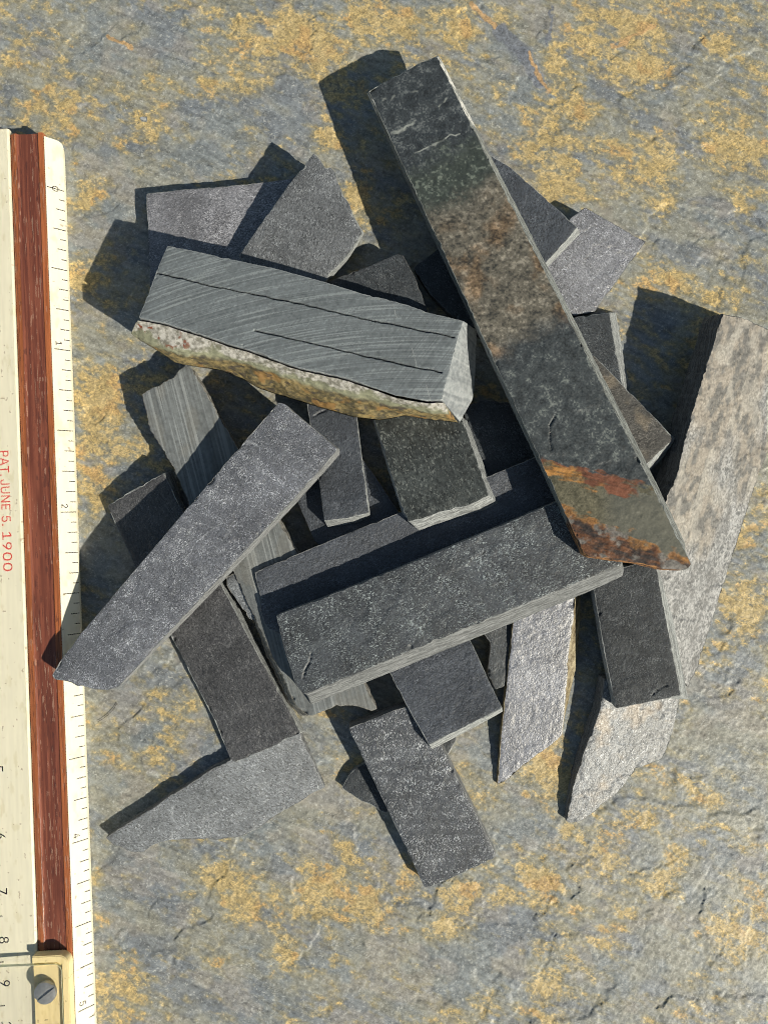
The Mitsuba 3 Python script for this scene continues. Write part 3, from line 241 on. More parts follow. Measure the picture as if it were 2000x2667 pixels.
VEINS = [[1.12, 57.61, 5.05, 59.59, 0.3, 0.9], [4.33, 54.13, 11.47, 57.53, 0.26, 1.0], [8.29, 62.08, 9.53, 63.1, 0.25, 0.6], [12.14, 54.93, 14.64, 55.53, 0.2, 0.6], [0.0, 63.05, 1.77, 63.74, 0.2, 0.4], [4.13, 64.28, 7.08, 65.42, 0.2, 0.4], [28.57, 19.9, 29.99, 16.85, 0.2, 0.6], [29.99, 16.85, 32.16, 15.69, 0.18, 0.5], [25.67, 8.78, 30.13, 11.46, 0.2, 0.45], [31.09, 6.11, 35.56, 10.01, 0.2, 0.6], [19.18, 17.83, 21.44, 19.24, 0.2, 0.5], [19.7, 15.54, 20.34, 13.82, 0.2, 0.5], [21.74, 20.39, 22.81, 18.37, 0.2, 0.4]]
def long_colour(p, n, uv):
    x, y, z = mmp(p)
    t = (x - 2.96) * 0.465 - (y - 67.45) * 0.885
    s = (x - 2.96) * 0.885 + (y - 67.45) * 0.465
    tw = t + 5.0 * (fb(noise, x * 0.25, y * 0.25, 6.0, 4) - 0.5)
    g = fb(noise, x * 2.2, y * 2.2, z * 2.0, 4)
    m = fb(noise, x * 0.5, y * 0.5, 2.0, 4)
    f6 = fb(noise, x * 0.9, y * 0.9, 4.0, 6)
    ff = fb(noise, x * 4.5, y * 4.5, 9.0, 3)
    dark = mi.Color3f(0.034, 0.040, 0.046) * (-0.1 + 1.3 * f6 + 1.1 * ff)
    wx, wy = x + 1.2 * (fb(noise, x * 0.9, y * 0.9, 2.0, 4) - 0.5), y + 1.2 * (fb(noise, x * 0.9, y * 0.9, 12.0, 4) - 0.5)
    c = mix(dark, mi.Color3f(0.15, 0.165, 0.17), 0.6 * smoothstep(0.54, 0.74, 0.5 * f6 + 0.5 * ff))
    for x0, y0, x1, y1, wd, st_ in VEINS:
        ex, ey = x1 - x0, y1 - y0
        k = dr.clip(((wx - x0) * ex + (wy - y0) * ey) / (ex * ex + ey * ey), 0, 1)
        dd = dr.sqrt(dr.square(wx - x0 - k * ex) + dr.square(wy - y0 - k * ey))
        c = mix(c, mi.Color3f(0.26, 0.28, 0.27), st_ * smoothstep(wd, wd * 0.2, dd) * smoothstep(0.25, 0.6, noise(x * 1.4, y * 1.4, 3.0)))
    green = smoothstep(12.5, 16.0, tw) * (1 - smoothstep(21.0, 25.0, tw))
    c = mix(c, mi.Color3f(0.042, 0.052, 0.045) * (0.4 + 1.2 * g), green * 0.8)
    c = mix(c, mi.Color3f(0.14, 0.165, 0.145), smoothstep(0.55, 0.72, g) * green * 0.8)
    br = smoothstep(19.0, 24.0, tw) * (1 - smoothstep(43.0, 48.0, tw))
    e6 = fb(noise, x * 0.55 + 30, y * 0.75, 6.0, 3)
    h6 = fb(noise, x * 2.2 + 30, y * 2.6, 6.0, 4)
    u6 = smoothstep(0.22, 0.82, 0.36 * e6 + 0.42 * h6 + 0.22 * ff)
    brown = mix(mix((0.036, 0.036, 0.033), (0.115, 0.106, 0.088), smoothstep(0.0, 0.5, u6)), (0.27, 0.25, 0.215), smoothstep(0.45, 1.0, u6))
    brown = brown * mix((1, 1, 1), (1.22, 0.88, 0.62), 0.75 * smoothstep(0.48, 0.70, fb(noise, x * 0.3 + 4, y * 0.3, 1.0, 6)) * smoothstep(22.0, 28.0, tw))
    c = mix(c, brown, br)
    rim = smoothstep(46.0, 49.0, tw)
    c = mix(c, mi.Color3f(0.044, 0.051, 0.056) * (-0.1 + 1.2 * f6 + 1.2 * ff), rim)
    c = mix(c, mi.Color3f(0.19, 0.21, 0.20), rim * smoothstep(0.58, 0.76, 0.6 * f6 + 0.4 * ff) * 0.7)
    j = 2.4 * (fb(noise, x * 0.7, y * 0.7, 4.0, 6) - 0.5)
    qd = 0.97 * x - 0.25 * y
    qn = 0.25 * x + 0.97 * y
    sk = fb(noise, qd * 0.55, qn * 2.6, 3.0, 5)
    q = qn + 0.8 * j + 1.6 * (sk - 0.5)
    q3 = 0.404 * x + 0.915 * y + 1.2 * j
    olive = mix((0.06, 0.057, 0.038), (0.14, 0.13, 0.09), smoothstep(0.25, 0.75, 0.5 * f6 + 0.5 * ff))
    c = mix(c, olive, smoothstep(13.0, 12.3, q))
    c = mix(c, mi.Color3f(0.11, 0.115, 0.105), smoothstep(12.0, 11.5, q) * smoothstep(30.0, 34.0, x) * 0.6)
    band = smoothstep(13.1, 12.6, q) * smoothstep(10.1, 10.8, q) * smoothstep(37.6, 35.6, x + 2.2 * j)
    rust = mix((0.32, 0.16, 0.05), (0.135, 0.055, 0.033), smoothstep(-1.0, 0.8, (x - 28.0) * 0.22 + 1.1 * (q - 11.6) + 5.0 * (m - 0.5)))
    c = mix(c, rust * (0.05 + 0.5 * ff + 1.5 * sk), band * smoothstep(0.22, 0.5, 0.6 * sk + 0.4 * f6))
    rustd = mix((0.036, 0.028, 0.026), (0.135, 0.062, 0.032), smoothstep(0.36, 0.70, 0.6 * sk + 0.4 * fb(noise, x * 1.0, y * 1.0, 3.0, 4)))
    rustd = mix(rustd, mi.Color3f(0.34, 0.17, 0.055), smoothstep(9.6, 10.9, q3 + 1.5 * (f6 - 0.5)) * 0.8)
    rustd = mix(rustd, mi.Color3f(0.16, 0.15, 0.14), smoothstep(0.58, 0.70, fb(noise, x * 0.45 + 5, y * 0.6, 9.0, 5)))
    return mix(c, rustd * (0.1 + 0.8 * g + 0.9 * ff), smoothstep(11.2, 10.4, q3 + 1.6 * (sk - 0.5)))

add_bsdf('slate_long', long_colour, 0.42, 0.5, bump_of(2.4, 4), 7e-5)


def edge(base, light, layers=7.0):
    def f(p, n, uv):
        x, y, z = mmp(p)
        w = 0.6 * noise(x * 0.5, y * 0.5, 1.0)
        l = 0.6 * noise(x * 0.5, y * 0.5, z * layers + w) + 0.4 * noise(x * 1.2, y * 1.2, z * layers * 2.2)
        g = fb(noise, x * 3.0, y * 3.0, z * 5.0, 2)
        return mix(base, light, smoothstep(0.3, 0.75, 0.65 * l + 0.35 * g))
    return f

def layer_bump(p, n, uv):
    x, y, z = mmp(p)
    return 0.6 * noise(x * 0.6, y * 0.6, z * 7.0) + 0.4 * noise(x * 1.5, y * 1.5, z * 14.0) + 0.4 * fb(noise, x * 3, y * 3, z * 3, 2)

add_bsdf('edge_gray', edge((0.07, 0.073, 0.08), (0.21, 0.22, 0.23)), 0.6, 0.4, layer_bump, 7e-5)
add_bsdf('edge_light', edge((0.10, 0.107, 0.113), (0.31, 0.33, 0.34)), 0.6, 0.4, layer_bump, 6e-5)
add_bsdf('edge_layer', edge((0.075, 0.08, 0.085), (0.185, 0.195, 0.205), 4.0), 0.6, 0.4, layer_bump, 6e-5)
add_bsdf('edge_dark', edge((0.035, 0.036, 0.04), (0.12, 0.125, 0.13)), 0.6, 0.4, layer_bump, 8e-5)
add_bsdf('edge_mix', edge((0.06, 0.06, 0.058), (0.24, 0.235, 0.22), 2.0), 0.6, 0.4, bump_of(2.0, 3), 1.0e-4)
add_bsdf('edge_rough', edge((0.10, 0.075, 0.04), (0.30, 0.26, 0.17), 3.0), 0.6, 0.4, bump_of(2.0, 3), 1.2e-4)
def sawn_edge(p, n, uv):
    x, y, z = mmp(p)
    l = 0.35 * noise((x * 0.6 + z * 0.5 - y * 0.8) * 5.0, y * 0.3, 2.0) + 0.65 * fb(noise, x * 2, y * 2, z * 2, 4)
    return mix((0.15, 0.165, 0.18), (0.27, 0.29, 0.305), smoothstep(0.25, 0.75, l))

add_bsdf('edge_sawn', sawn_edge, 0.55, 0.4, bump_of(2.5, 3), 4e-5)
_el = edge((0.07, 0.075, 0.076), (0.24, 0.26, 0.26), 4.0)
def long_edge(p, n, uv):
    x, y, z = mmp(p)
    r = fb(noise, x * 1.2, y * 1.2, z * 1.5, 4)
    rust = mix((0.05, 0.03, 0.025), (0.30, 0.15, 0.06), smoothstep(0.35, 0.65, r))
    c = mix(_el(p, n, uv), rust, smoothstep(9.6, 8.6, 0.404 * x + 0.915 * y + 0.006 * z + 2.0 * (r - 0.5)) * smoothstep(44.6, 43.6, x + 0.3 * y))
    return mix(c, mi.Color3f(0.50, 0.50, 0.49), smoothstep(61.4, 62.4, y + 0.15 * x) * smoothstep(0.4, 0.6, r))

add_bsdf('edge_long', long_edge, 0.55, 0.4, layer_bump, 5e-5)

TP = np.array(STONES['T']['top'])
TN = np.cross(TP[25] - TP[0], TP[11] - TP[0])
TN = TN / np.linalg.norm(TN) * np.sign(TN[2])

def rind_colour(p, n, uv):
    x, y, z = mmp(p)
    d = (x - TP[0][0]) * TN[0] + (y - TP[0][1]) * TN[1] + (z - TP[0][2]) * TN[2]
    g = fb(noise, x * 2.4, y * 2.4, z * 2.4, 4)
    m = fb(noise, x * 0.4, y * 0.4, z * 0.4, 3)
    white = mix((0.15, 0.145, 0.125), (0.40, 0.39, 0.37), smoothstep(0.3, 0.7, g))
    white = mix(white, mi.Color3f(0.15, 0.05, 0.03), smoothstep(0.60, 0.68, fb(noise, x * 1.0 + 3, y * 1.0, z * 1.0, 3)) * smoothstep(-27.0, -30.0, x))
    gold = mix((0.06, 0.054, 0.035), (0.24, 0.185, 0.085), smoothstep(0.35, 0.70, 0.5 * g + 0.5 * m))
    gold = mix(gold, mi.Color3f(0.27, 0.15, 0.05), 0.6 * smoothstep(0.58, 0.7, fb(noise, x * 0.5 + 7, y * 0.5, z * 0.5, 3)))
    gold = mix(gold, mi.Color3f(0.045, 0.04, 0.035), 0.8 * smoothstep(0.56, 0.68, fb(noise, x * 0.7, y * 0.7 + 5, z * 1.4, 4)))
    olive = mi.Color3f(0.20, 0.205, 0.145) * (0.4 + 1.1 * g)
    c = mix(gold, olive, smoothstep(-2.3, -1.6, d + 0.8 * (m - 0.5)))
    return mix(c, white, smoothstep(-1.35, -0.85, d + 1.8 * (m - 0.5) + 0.6 * (g - 0.5)))

add_bsdf('weathered_rind', rind_colour, 0.65, 0.3, bump_of(1.5, 4), 1.5e-4)


def ground_colour(p, n, uv):
    x, y, z = mmp(p)
    v = stain(x, y, noise, dr)
    lev = steps(x, y, noise)
    lay = lev - dr.floor(lev)
    a, b = 0.93 * x - 0.37 * y, 0.37 * x + 0.93 * y
    m = fb(noise, a * 0.10, b * 0.2, 5.0, 4)
    g = fb(noise, x * 2.4, y * 2.4, 3.0, 4)
    st = fb(noise, a * 0.5, b * 1.6, 6.0, 3)
    c = mix((0.175, 0.195, 0.210), (0.228, 0.230, 0.205), smoothstep(0.36, 0.62, 0.6 * m + 0.4 * fb(noise, x * 0.5, y * 0.5, 12.0, 3)))
    c = mix(c, mi.Color3f(0.150, 0.168, 0.196), 0.75 * smoothstep(0.50, 0.66, fb(noise, a * 0.13 + 9, b * 0.24, 2.0, 5)))
    c = mix(c, mi.Color3f(0.285, 0.255, 0.225), 0.35 * smoothstep(0.54, 0.68, fb(noise, a * 0.2 + 40, b * 0.3, 2.0, 4)))
    gf = fb(noise, x * 5.0, y * 6.5, 3.0, 2)
    st2 = fb(noise, a * 0.25 + 3, b * 2.4, 16.0, 3)
    c = c * (-0.05 + 0.50 * g + 0.62 * st + 0.52 * gf + 0.36 * st2)
    c = mix(c, mi.Color3f(0.44, 0.45, 0.44), 0.5 * smoothstep(0.64, 0.80, noise(x * 5.5, y * 6.5, 4.0) * 0.6 + 0.4 * g))
    halo = smoothstep(0.46, 0.60, v)
    c = mix(c, mi.Color3f(0.27, 0.24, 0.145) * (0.20 + 0.85 * g + 0.65 * gf), 0.60 * halo)
    ye = mix((0.345, 0.265, 0.125), (0.44, 0.345, 0.18), noise(x * 0.7, y * 0.7, 8.0))
    ye = mix(ye, mi.Color3f(0.42, 0.25, 0.10), 0.6 * smoothstep(0.56, 0.72, fb(noise, x * 0.3 + 3.0, y * 0.3, 5.0, 4)))
    ye = mix(ye, mi.Color3f(0.56, 0.40, 0.16), 0.6 * smoothstep(0.52, 0.74, 0.6 * fb(noise, x * 1.3 + 5.0, y * 1.5, 5.0, 4) + 0.4 * gf))
    t = smoothstep(0.560, 0.660, v + 0.13 * (g - 0.5) + 0.08 * (gf - 0.5))
    c = mix(c, ye * (0.15 + 0.75 * g + 0.8 * gf), 0.9 * t)
    wx, wy = x + 1.6 * (fb(noise, x * 0.8, y * 0.8, 2.0, 4) - 0.5), y + 1.6 * (fb(noise, x * 0.8, y * 0.8, 12.0, 4) - 0.5)
    for x0, y0, x1, y1, wd, kind in SCARS:
        ex, ey = x1 - x0, y1 - y0
        k = dr.clip(((wx - x0) * ex + (wy - y0) * ey) / (ex * ex + ey * ey), 0, 1)
        dd = dr.sqrt(dr.square(wx - x0 - k * ex) + dr.square(wy - y0 - k * ey))
        tone = mi.Color3f(0.135, 0.148, 0.180) if kind == 0 else mi.Color3f(0.40, 0.26, 0.13)
        c = mix(c, tone * (0.2 + 0.8 * g + 0.8 * gf), 0.85 * smoothstep(wd, wd * 0.55, dd))
    return c

def ground_bump(p, n, uv):
    x, y, z = mmp(p)
    return fb(noise, x * 1.4, y * 1.8, 2.0, 4)

add_bsdf('slab_surface', ground_colour, 0.55, 0.45, ground_bump, 0.95e-4)

# slide rule
RO = np.array([-54.1458, 59.7362, 0.0])
RD = np.array([0.0506459, -0.9987167, 0.0])
RX = np.array([0.9987167, 0.0506459, 0.0])
def rule_uv(p):
    x, y, z = mmp(p)
    x, y = x - RO[0], y - RO[1]
    return x * RD[0] + y * RD[1], x * RX[0] + y * RX[1], z

def wood_colour(p, n, uv):
    a, x, z = rule_uv(p)
    w = x + 0.25 * (noise(a * 0.06, x * 0.5, 1.0) - 0.5)
    s = fb(noise, a * 0.12, w * 3.2, 2.0, 4)
    c = mix((0.115, 0.036, 0.024), (0.195, 0.064, 0.040), smoothstep(0.3, 0.72, s))
    ridge = smoothstep(-1.0, -0.8, x) + smoothstep(-4.2, -4.45, x)
    c = mix(c, mi.Color3f(0.36, 0.115, 0.038) * (0.55 + 0.9 * s), 0.65 * dr.minimum(ridge, 1.0))
    pore = smoothstep(0.64, 0.74, noise(a * 0.9, x * 9.0, 3.0)) * smoothstep(0.45, 0.6, noise(a * 0.15, x * 2.0, 7.0))
    c = mix(c, mi.Color3f(0.045, 0.02, 0.018), 0.5 * pore)
    pale = smoothstep(0.70, 0.80, noise(a * 0.9 + 9, x * 8.0, 5.0)) * smoothstep(0.5, 0.62, noise(a * 0.2, x * 2.4, 4.0))
    return mix(c, mi.Color3f(0.42, 0.27, 0.20), 0.4 * pale)

def wood_bump(p, n, uv):
    a, x, z = rule_uv(p)
    return fb(noise, a * 0.4, x * 5.0, 2.0, 3) + 0.4 * noise(a * 4.0, x * 7.0, 1.0)

def cream(tone):
    def f(p, n, uv):
        a, x, z = rule_uv(p)
        s = fb(noise, a * 0.25, x * 2.5, 2.0, 3)
        c = mi.Color3f(tone) * (0.93 + 0.14 * s)
        spot = smoothstep(0.855, 0.90, noise(a * 1.8, x * 1.8, 3.0) * 0.8 + 0.2 * noise(a * 4, x * 4, 2.0))
        sm = smoothstep(0.6, 0.8, fb(noise, a * 0.5 + 4.0, x * 1.2, 6.0, 4))
        return mix(mix(c, mi.Color3f(tone) * mi.Color3f(0.78, 0.74, 0.6), 0.45 * sm), mi.Color3f(0.22, 0.15, 0.09), 0.55 * spot)
    return f

add_bsdf('mahogany', wood_colour, 0.33, 0.5, wood_bump, 3.5e-5)
add_bsdf('cream_face', cream((0.62, 0.59, 0.47)), 0.42, 0.4, bump_of(0.8, 2), 1.5e-5)
add_bsdf('cream_edge', cream((0.70, 0.665, 0.545)), 0.42, 0.4, bump_of(0.8, 2), 1.5e-5)
add_bsdf('old_ivory', cream((0.68, 0.56, 0.30)), 0.3, 0.5, bump_of(0.7, 2), 2e-5)
add_bsdf('black_ink', (0.012, 0.011, 0.016), 0.5, 0.3)
add_bsdf('red_ink', (0.55, 0.07, 0.06), 0.5, 0.3)
add_bsdf('screw_steel', lambda p, n, uv: mix((0.28, 0.28, 0.28), (0.50, 0.50, 0.50), fb(noise, p.x * 1500, p.y * 1500, p.z * 1500, 3)), 0.42, 0.5, bump_of(1.6, 2), 3e-5, metallic=0.75)
add_bsdf('glass_rim', (0.66, 0.68, 0.52), 0.15, 0.5)
scene['pane_glass'] = {'type': 'thindielectric', 'int_ior': 1.5}

# ------------------------------------------------------------------ mesh helpers
def put(key, mesh, bsdf, smooth=35):
    v, f = (np.asarray(mesh.vertices), np.asarray(mesh.faces)) if hasattr(mesh, 'vertices') else mesh
    scene[key] = ply((np.asarray(v, float) * MM, np.asarray(f)), bsdf, smooth=smooth)


def tag(key, label=None, category=None, group=None, kind=None):
    labels[key] = {k: v for k, v in (('label', label), ('category', category), ('group', group), ('kind', kind)) if v}


def resample(ring, step):
    """closed ring (n, 3) -> points, with (edge index, fraction) of each"""
    idx, fr = [], []
    n = len(ring)
    for i in range(n):
        L = np.linalg.norm(ring[(i + 1) % n] - ring[i])
        k = max(1, int(round(L / step)))
        idx += [i] * k
        fr += [j / k for j in range(k)]
    return np.array(idx), np.array(fr)


def along(ring, idx, fr):
    n = len(ring)
    return ring[idx] * (1 - fr)[:, None] + ring[(idx + 1) % n] * fr[:, None]


def soften(P, k):
    for _ in range(k):
        P = 0.5 * P + 0.25 * (np.roll(P, 1, 0) + np.roll(P, -1, 0))
    return P


def fill(poly2, step, seed, clear):
    """Delaunay triangles of a ring (n, 2): all points (ring first) and faces"""
    rng = np.random.default_rng(seed)
    lo, hi = poly2.min(0), poly2.max(0)
    xs = np.arange(lo[0], hi[0], step)
    ys = np.arange(lo[1], hi[1], step * 0.866)
    X, Y = np.meshgrid(xs, ys)
    X[1::2] += step / 2
    q = np.c_[X.ravel(), Y.ravel()] + rng.uniform(-0.18, 0.18, (X.size, 2)) * step
    P = Polygon(poly2).buffer(0)
    prepare(P)
    d, _ = cKDTree(poly2).query(q)
    q = q[contains(P, shp_points(q)) & (d > clear)]
    pts = np.vstack([poly2, q])
    tri = Delaunay(pts).simplices
    c = pts[tri].mean(1)
    tri = tri[contains(P, shp_points(c))]
    a = pts[tri]
    d1, d2 = a[:, 1] - a[:, 0], a[:, 2] - a[:, 0]
    area = d1[:, 0] * d2[:, 1] - d1[:, 1] * d2[:, 0]
    tri[area < 0] = tri[area < 0][:, ::-1]
    return pts, tri[np.abs(area) > 1e-9]


def build_stone(key, d, seed):
    top, bot = np.array(d['top']), np.array(d['bot'])
    jag, rough, fine = d.get('jag', 0.06), d.get('rough', 1.0), d.get('fine', 0)
    step = 0.11 if fine else 0.21
    c = top.mean(0)
    n = np.linalg.svd(top - c)[2][2]
    n = n * np.sign(n[2])
    e1 = np.cross([0, 1, 0], n)
    e1 /= np.linalg.norm(e1)
    e2 = np.cross(n, e1)
    f0 = (top - c) @ np.c_[e1, e2]
    f1_ = np.roll(f0, -1, 0)
    if np.sum(f0[:, 0] * f1_[:, 1] - f0[:, 1] * f1_[:, 0]) < 0:
        top, bot = top[::-1], bot[::-1]
    idx, fr = resample(top, step)
    P, Q = along(top, idx, fr), along(bot, idx, fr)
    P, Q = soften(P, 1), soften(Q, 1)
    tan = np.roll(P, -1, 0) - np.roll(P, 1, 0)
    out = np.cross(tan, n)
    out /= np.linalg.norm(out, axis=1)[:, None] + 1e-12
    S = seed * 13.7
    nz = lambda A, f, s, o=3: fb(np_noise, A[:, 0] * f + s, A[:, 1] * f, A[:, 2] * f, o) - 0.5
    P = P + out * (jag * (1.2 * nz(P, 0.5, S) + 2.6 * nz(P, 1.9, S + 5)))[:, None]
    Q = Q + out * (jag * (1.5 * nz(P, 0.5, S) + 2.6 * nz(P, 1.4, S + 9)))[:, None]
    knock = np.clip(fb(np_noise, P[:, 0] * 0.75 + S, P[:, 1] * 0.75, P[:, 2] * 0.3 + 7, 4) - 0.56, 0, 0.2)
    P = P - out * (min(jag / 0.05, 1.6) * 0.9 * knock)[:, None]
    rim = 0.05 + 0.12 * np.clip(nz(P, 1.1, S + 3) + 0.5, 0, 1) ** 2 + 0.25 * np.clip(nz(P, 0.6, S + 8) * 3 - 0.45, 0, 1) * (jag > 0.03)
    R = P - out * rim[:, None]
    uv = (R - c) @ np.c_[e1, e2]
    pts, tri = fill(uv, 0.115 if fine else 0.22, seed, 0.6 * step)
    V = c + pts[:, :1] * e1 + pts[:, 1:2] * e2
    # cleft relief: low swell, thin flaked layers, fine grain
    f1 = fb(np_noise, V[:, 0] * 0.16 + S, V[:, 1] * 0.16, V[:, 2] * 0.16, 3) - 0.5
    l = 3.5 * fb(np_noise, V[:, 0] * 0.11 + S, V[:, 1] * 0.15, V[:, 2] * 0.1, 5)
    lay = np.floor(l) + ss(0.0, 0.10, l - np.floor(l))
    f3 = fb(np_noise, V[:, 0] * 1.3, V[:, 1] * 1.3 + S, V[:, 2], 3) - 0.5
    sawn_face = d['mat'].startswith('sawn')
    z = (0.05 if sawn_face else 0.12 * rough) * f1 + (0.0 if sawn_face else 0.055 * rough) * (lay - lay.mean()) + (0.03 if sawn_face else 0.09 * rough) * f3
    dist = cKDTree(uv).query(pts)[0]
    z -= 0.05 * np.exp(-dist / 0.22)
    chip = fb(np_noise, V[:, 0] * 0.55 + S, V[:, 1] * 0.55, V[:, 2] * 0.5 + 3, 4)
    z -= 0.28 * min(rough, 1.4) * ss(0.0, 0.10, chip - 0.69 - 0.13 * dist)
    for crk in d.get('cracks', []):
        A = (np.array(crk) - c) @ np.c_[e1, e2]
        seg = np.vstack([np.linspace(A[i], A[i + 1], max(2, int(np.linalg.norm(A[i + 1] - A[i]) / 0.06))) for i in range(len(A) - 1)])
        k = np.r_[0, np.cumsum(np.linalg.norm(np.diff(seg, axis=0), axis=1))]
        wob = 0.30 * (fb(np_noise, k * 0.7 + S, k * 0 + A[0, 0], k * 0, 3) - 0.5)
        seg = seg + np.c_[wob * 0.4, wob]
        dc, ic = cKDTree(seg).query(pts)
        wid = (0.075 if fine else 0.07) * (0.5 + fb(np_noise, k * 0.4 + 3 * S, k * 0, k * 0 + 2, 2))[ic]
        z -= (0.7 if fine else 0.30) * np.clip(1 - dc / (wid * 1.6), 0, 1) ** 0.7
    V = V + z[:, None] * n
    nb = len(R)
    R = V[:nb]
    # underside, coarse
    ub = (Q - c) @ np.c_[e1, e2]
    p2, t2 = fill(ub, 1.6, seed + 1, 0.5)
    W = c + p2[:, :1] * e1 + p2[:, 1:2] * e2 + ((Q - c) @ n).mean() * n
    W[:len(Q)] = Q
    put(key, (np.vstack([V, W]), np.vstack([tri, t2[:, ::-1] + len(V)])), 'slate_' + d['mat'], smooth=50)
    # broken or sawn side, layered
    k = max(5, int(d['t'] / 0.28))
    rows = [R]
    for j in range(k + 1):
        s = j / k
        X = P * (1 - s) + Q * s
        if j == 0:
            X = X - n * 0.06
        elif j < k:
            r = fb(np_noise, X[:, 0] * 0.5 + S, X[:, 1] * 0.5, X[:, 2] * 0 + j * 1.9, 3) - 0.5
            g = fb(np_noise, X[:, 0] * 1.6 + S, X[:, 1] * 1.6, X[:, 2] * 2.0, 2) - 0.5
            X = X + out * (2.4 * max(jag, 0.05) * (0.7 * r + 0.7 * g))[:, None]
        rows.append(X)
    G = np.vstack(rows)
    i = np.arange(nb)
    i2 = (i + 1) % nb
    F = []
    for j in range(len(rows) - 1):
        a, b, c_, d_ = j * nb + i, j * nb + i2, (j + 1) * nb + i2, (j + 1) * nb + i
        F += [np.c_[a, c_, b], np.c_[a, d_, c_]]
    put(key + '__broken_edge', (G, np.vstack(F)), d['edge'], smooth=40)


def loft(rings, caps=True):
    n = len(rings[0])
    V = np.vstack(rings)
    F = []
    for j in range(len(rings) - 1):
        for i in range(n):
            a, b = j * n + i, j * n + (i + 1) % n
            F += [[a, b, b + n], [a, b + n, a + n]]
    if caps:
        F += [[0, i + 1, i] for i in range(1, n - 1)]
        o = (len(rings) - 1) * n
        F += [[o, o + i, o + i + 1] for i in range(1, n - 1)]
    m = trimesh.Trimesh(V, np.array(F), process=False)
    if m.volume < 0:
        m.invert()
    return m

# ------------------------------------------------------------------ the slab underneath
def axis(lo, hi, step, far):
    inner = np.arange(lo, hi + step / 2, step)
    grow = np.cumsum(step * 1.25 ** np.arange(1, 60))
    grow = grow[grow < far]
    return np.r_[lo - grow[::-1], inner, hi + grow]

gx, gy = axis(-66, 66, 0.24, 330), axis(-86, 86, 0.24, 330)
X, Y = np.meshgrid(gx, gy)
va = stain(X, Y, np_noise, np)
lv = steps(X, Y, np_noise)
fl = np.floor(lv) + ss(0.0, 0.035, lv - np.floor(lv))
Z = 0.15 * (fl - 2.0) + 0.5 * (fb(np_noise, X * 0.03, Y * 0.03, 3.0, 3) - 0.5)
Z -= 0.045 * ss(0.57, 0.66, va) + 0.03 * ss(0.49, 0.6, va)
Z += 0.14 * (fb(np_noise, X * 0.55, Y * 0.75, 5.0, 4) - 0.5) + 0.07 * (fb(np_noise, X * 2.0, Y * 2.0, 1.0, 2) - 0.5)
WX, WY = X + 2.2 * (fb(np_noise, X * 0.5, Y * 0.5, 21.0, 4) - 0.5), Y + 2.2 * (fb(np_noise, X * 0.5, Y * 0.5, 27.0, 4) - 0.5)
for rise, plate in PLATES:
    pl = np.array(plate)
    near = (X > pl[:, 0].min() - 2) & (X < pl[:, 0].max() + 2) & (Y > pl[:, 1].min() - 2) & (Y < pl[:, 1].max() + 2)
    pg = Polygon(pl).buffer(0)
    prepare(pg)
    q = shp_points(np.c_[WX[near], WY[near]])
    inn = contains(pg, q)
    # full height at its broken side (towards the upper left), thinning out behind
    t_ = (WX[near] - pl[:, 0].min()) * 0.6 - (WY[near] - pl[:, 1].max()) * 0.8
    Z[near] += np.where(inn, 0.33 * rise * np.clip(1.15 - t_ / (0.75 * np.ptp(pl[:, 0]) + 0.75 * np.ptp(pl[:, 1])), 0.0, 1.0), 0.0)
inner = (np.abs(X) < 60) & (np.abs(Y) < 80)
Z = np.clip(Z - Z[inner].mean(), -0.6, 0.42)
nx, ny = len(gx), len(gy)
ii = (np.arange(ny - 1)[:, None] * nx + np.arange(nx - 1)[None]).ravel()
GF = np.vstack([np.c_[ii, ii + 1, ii + nx + 1], np.c_[ii, ii + nx + 1, ii + nx]])
put('stone_slab', (np.c_[X.ravel(), Y.ravel(), Z.ravel()], GF), 'slab_surface', smooth=True)
tag('stone_slab', 'blue grey slate slab with rusty yellow weathering under everything', kind='structure')

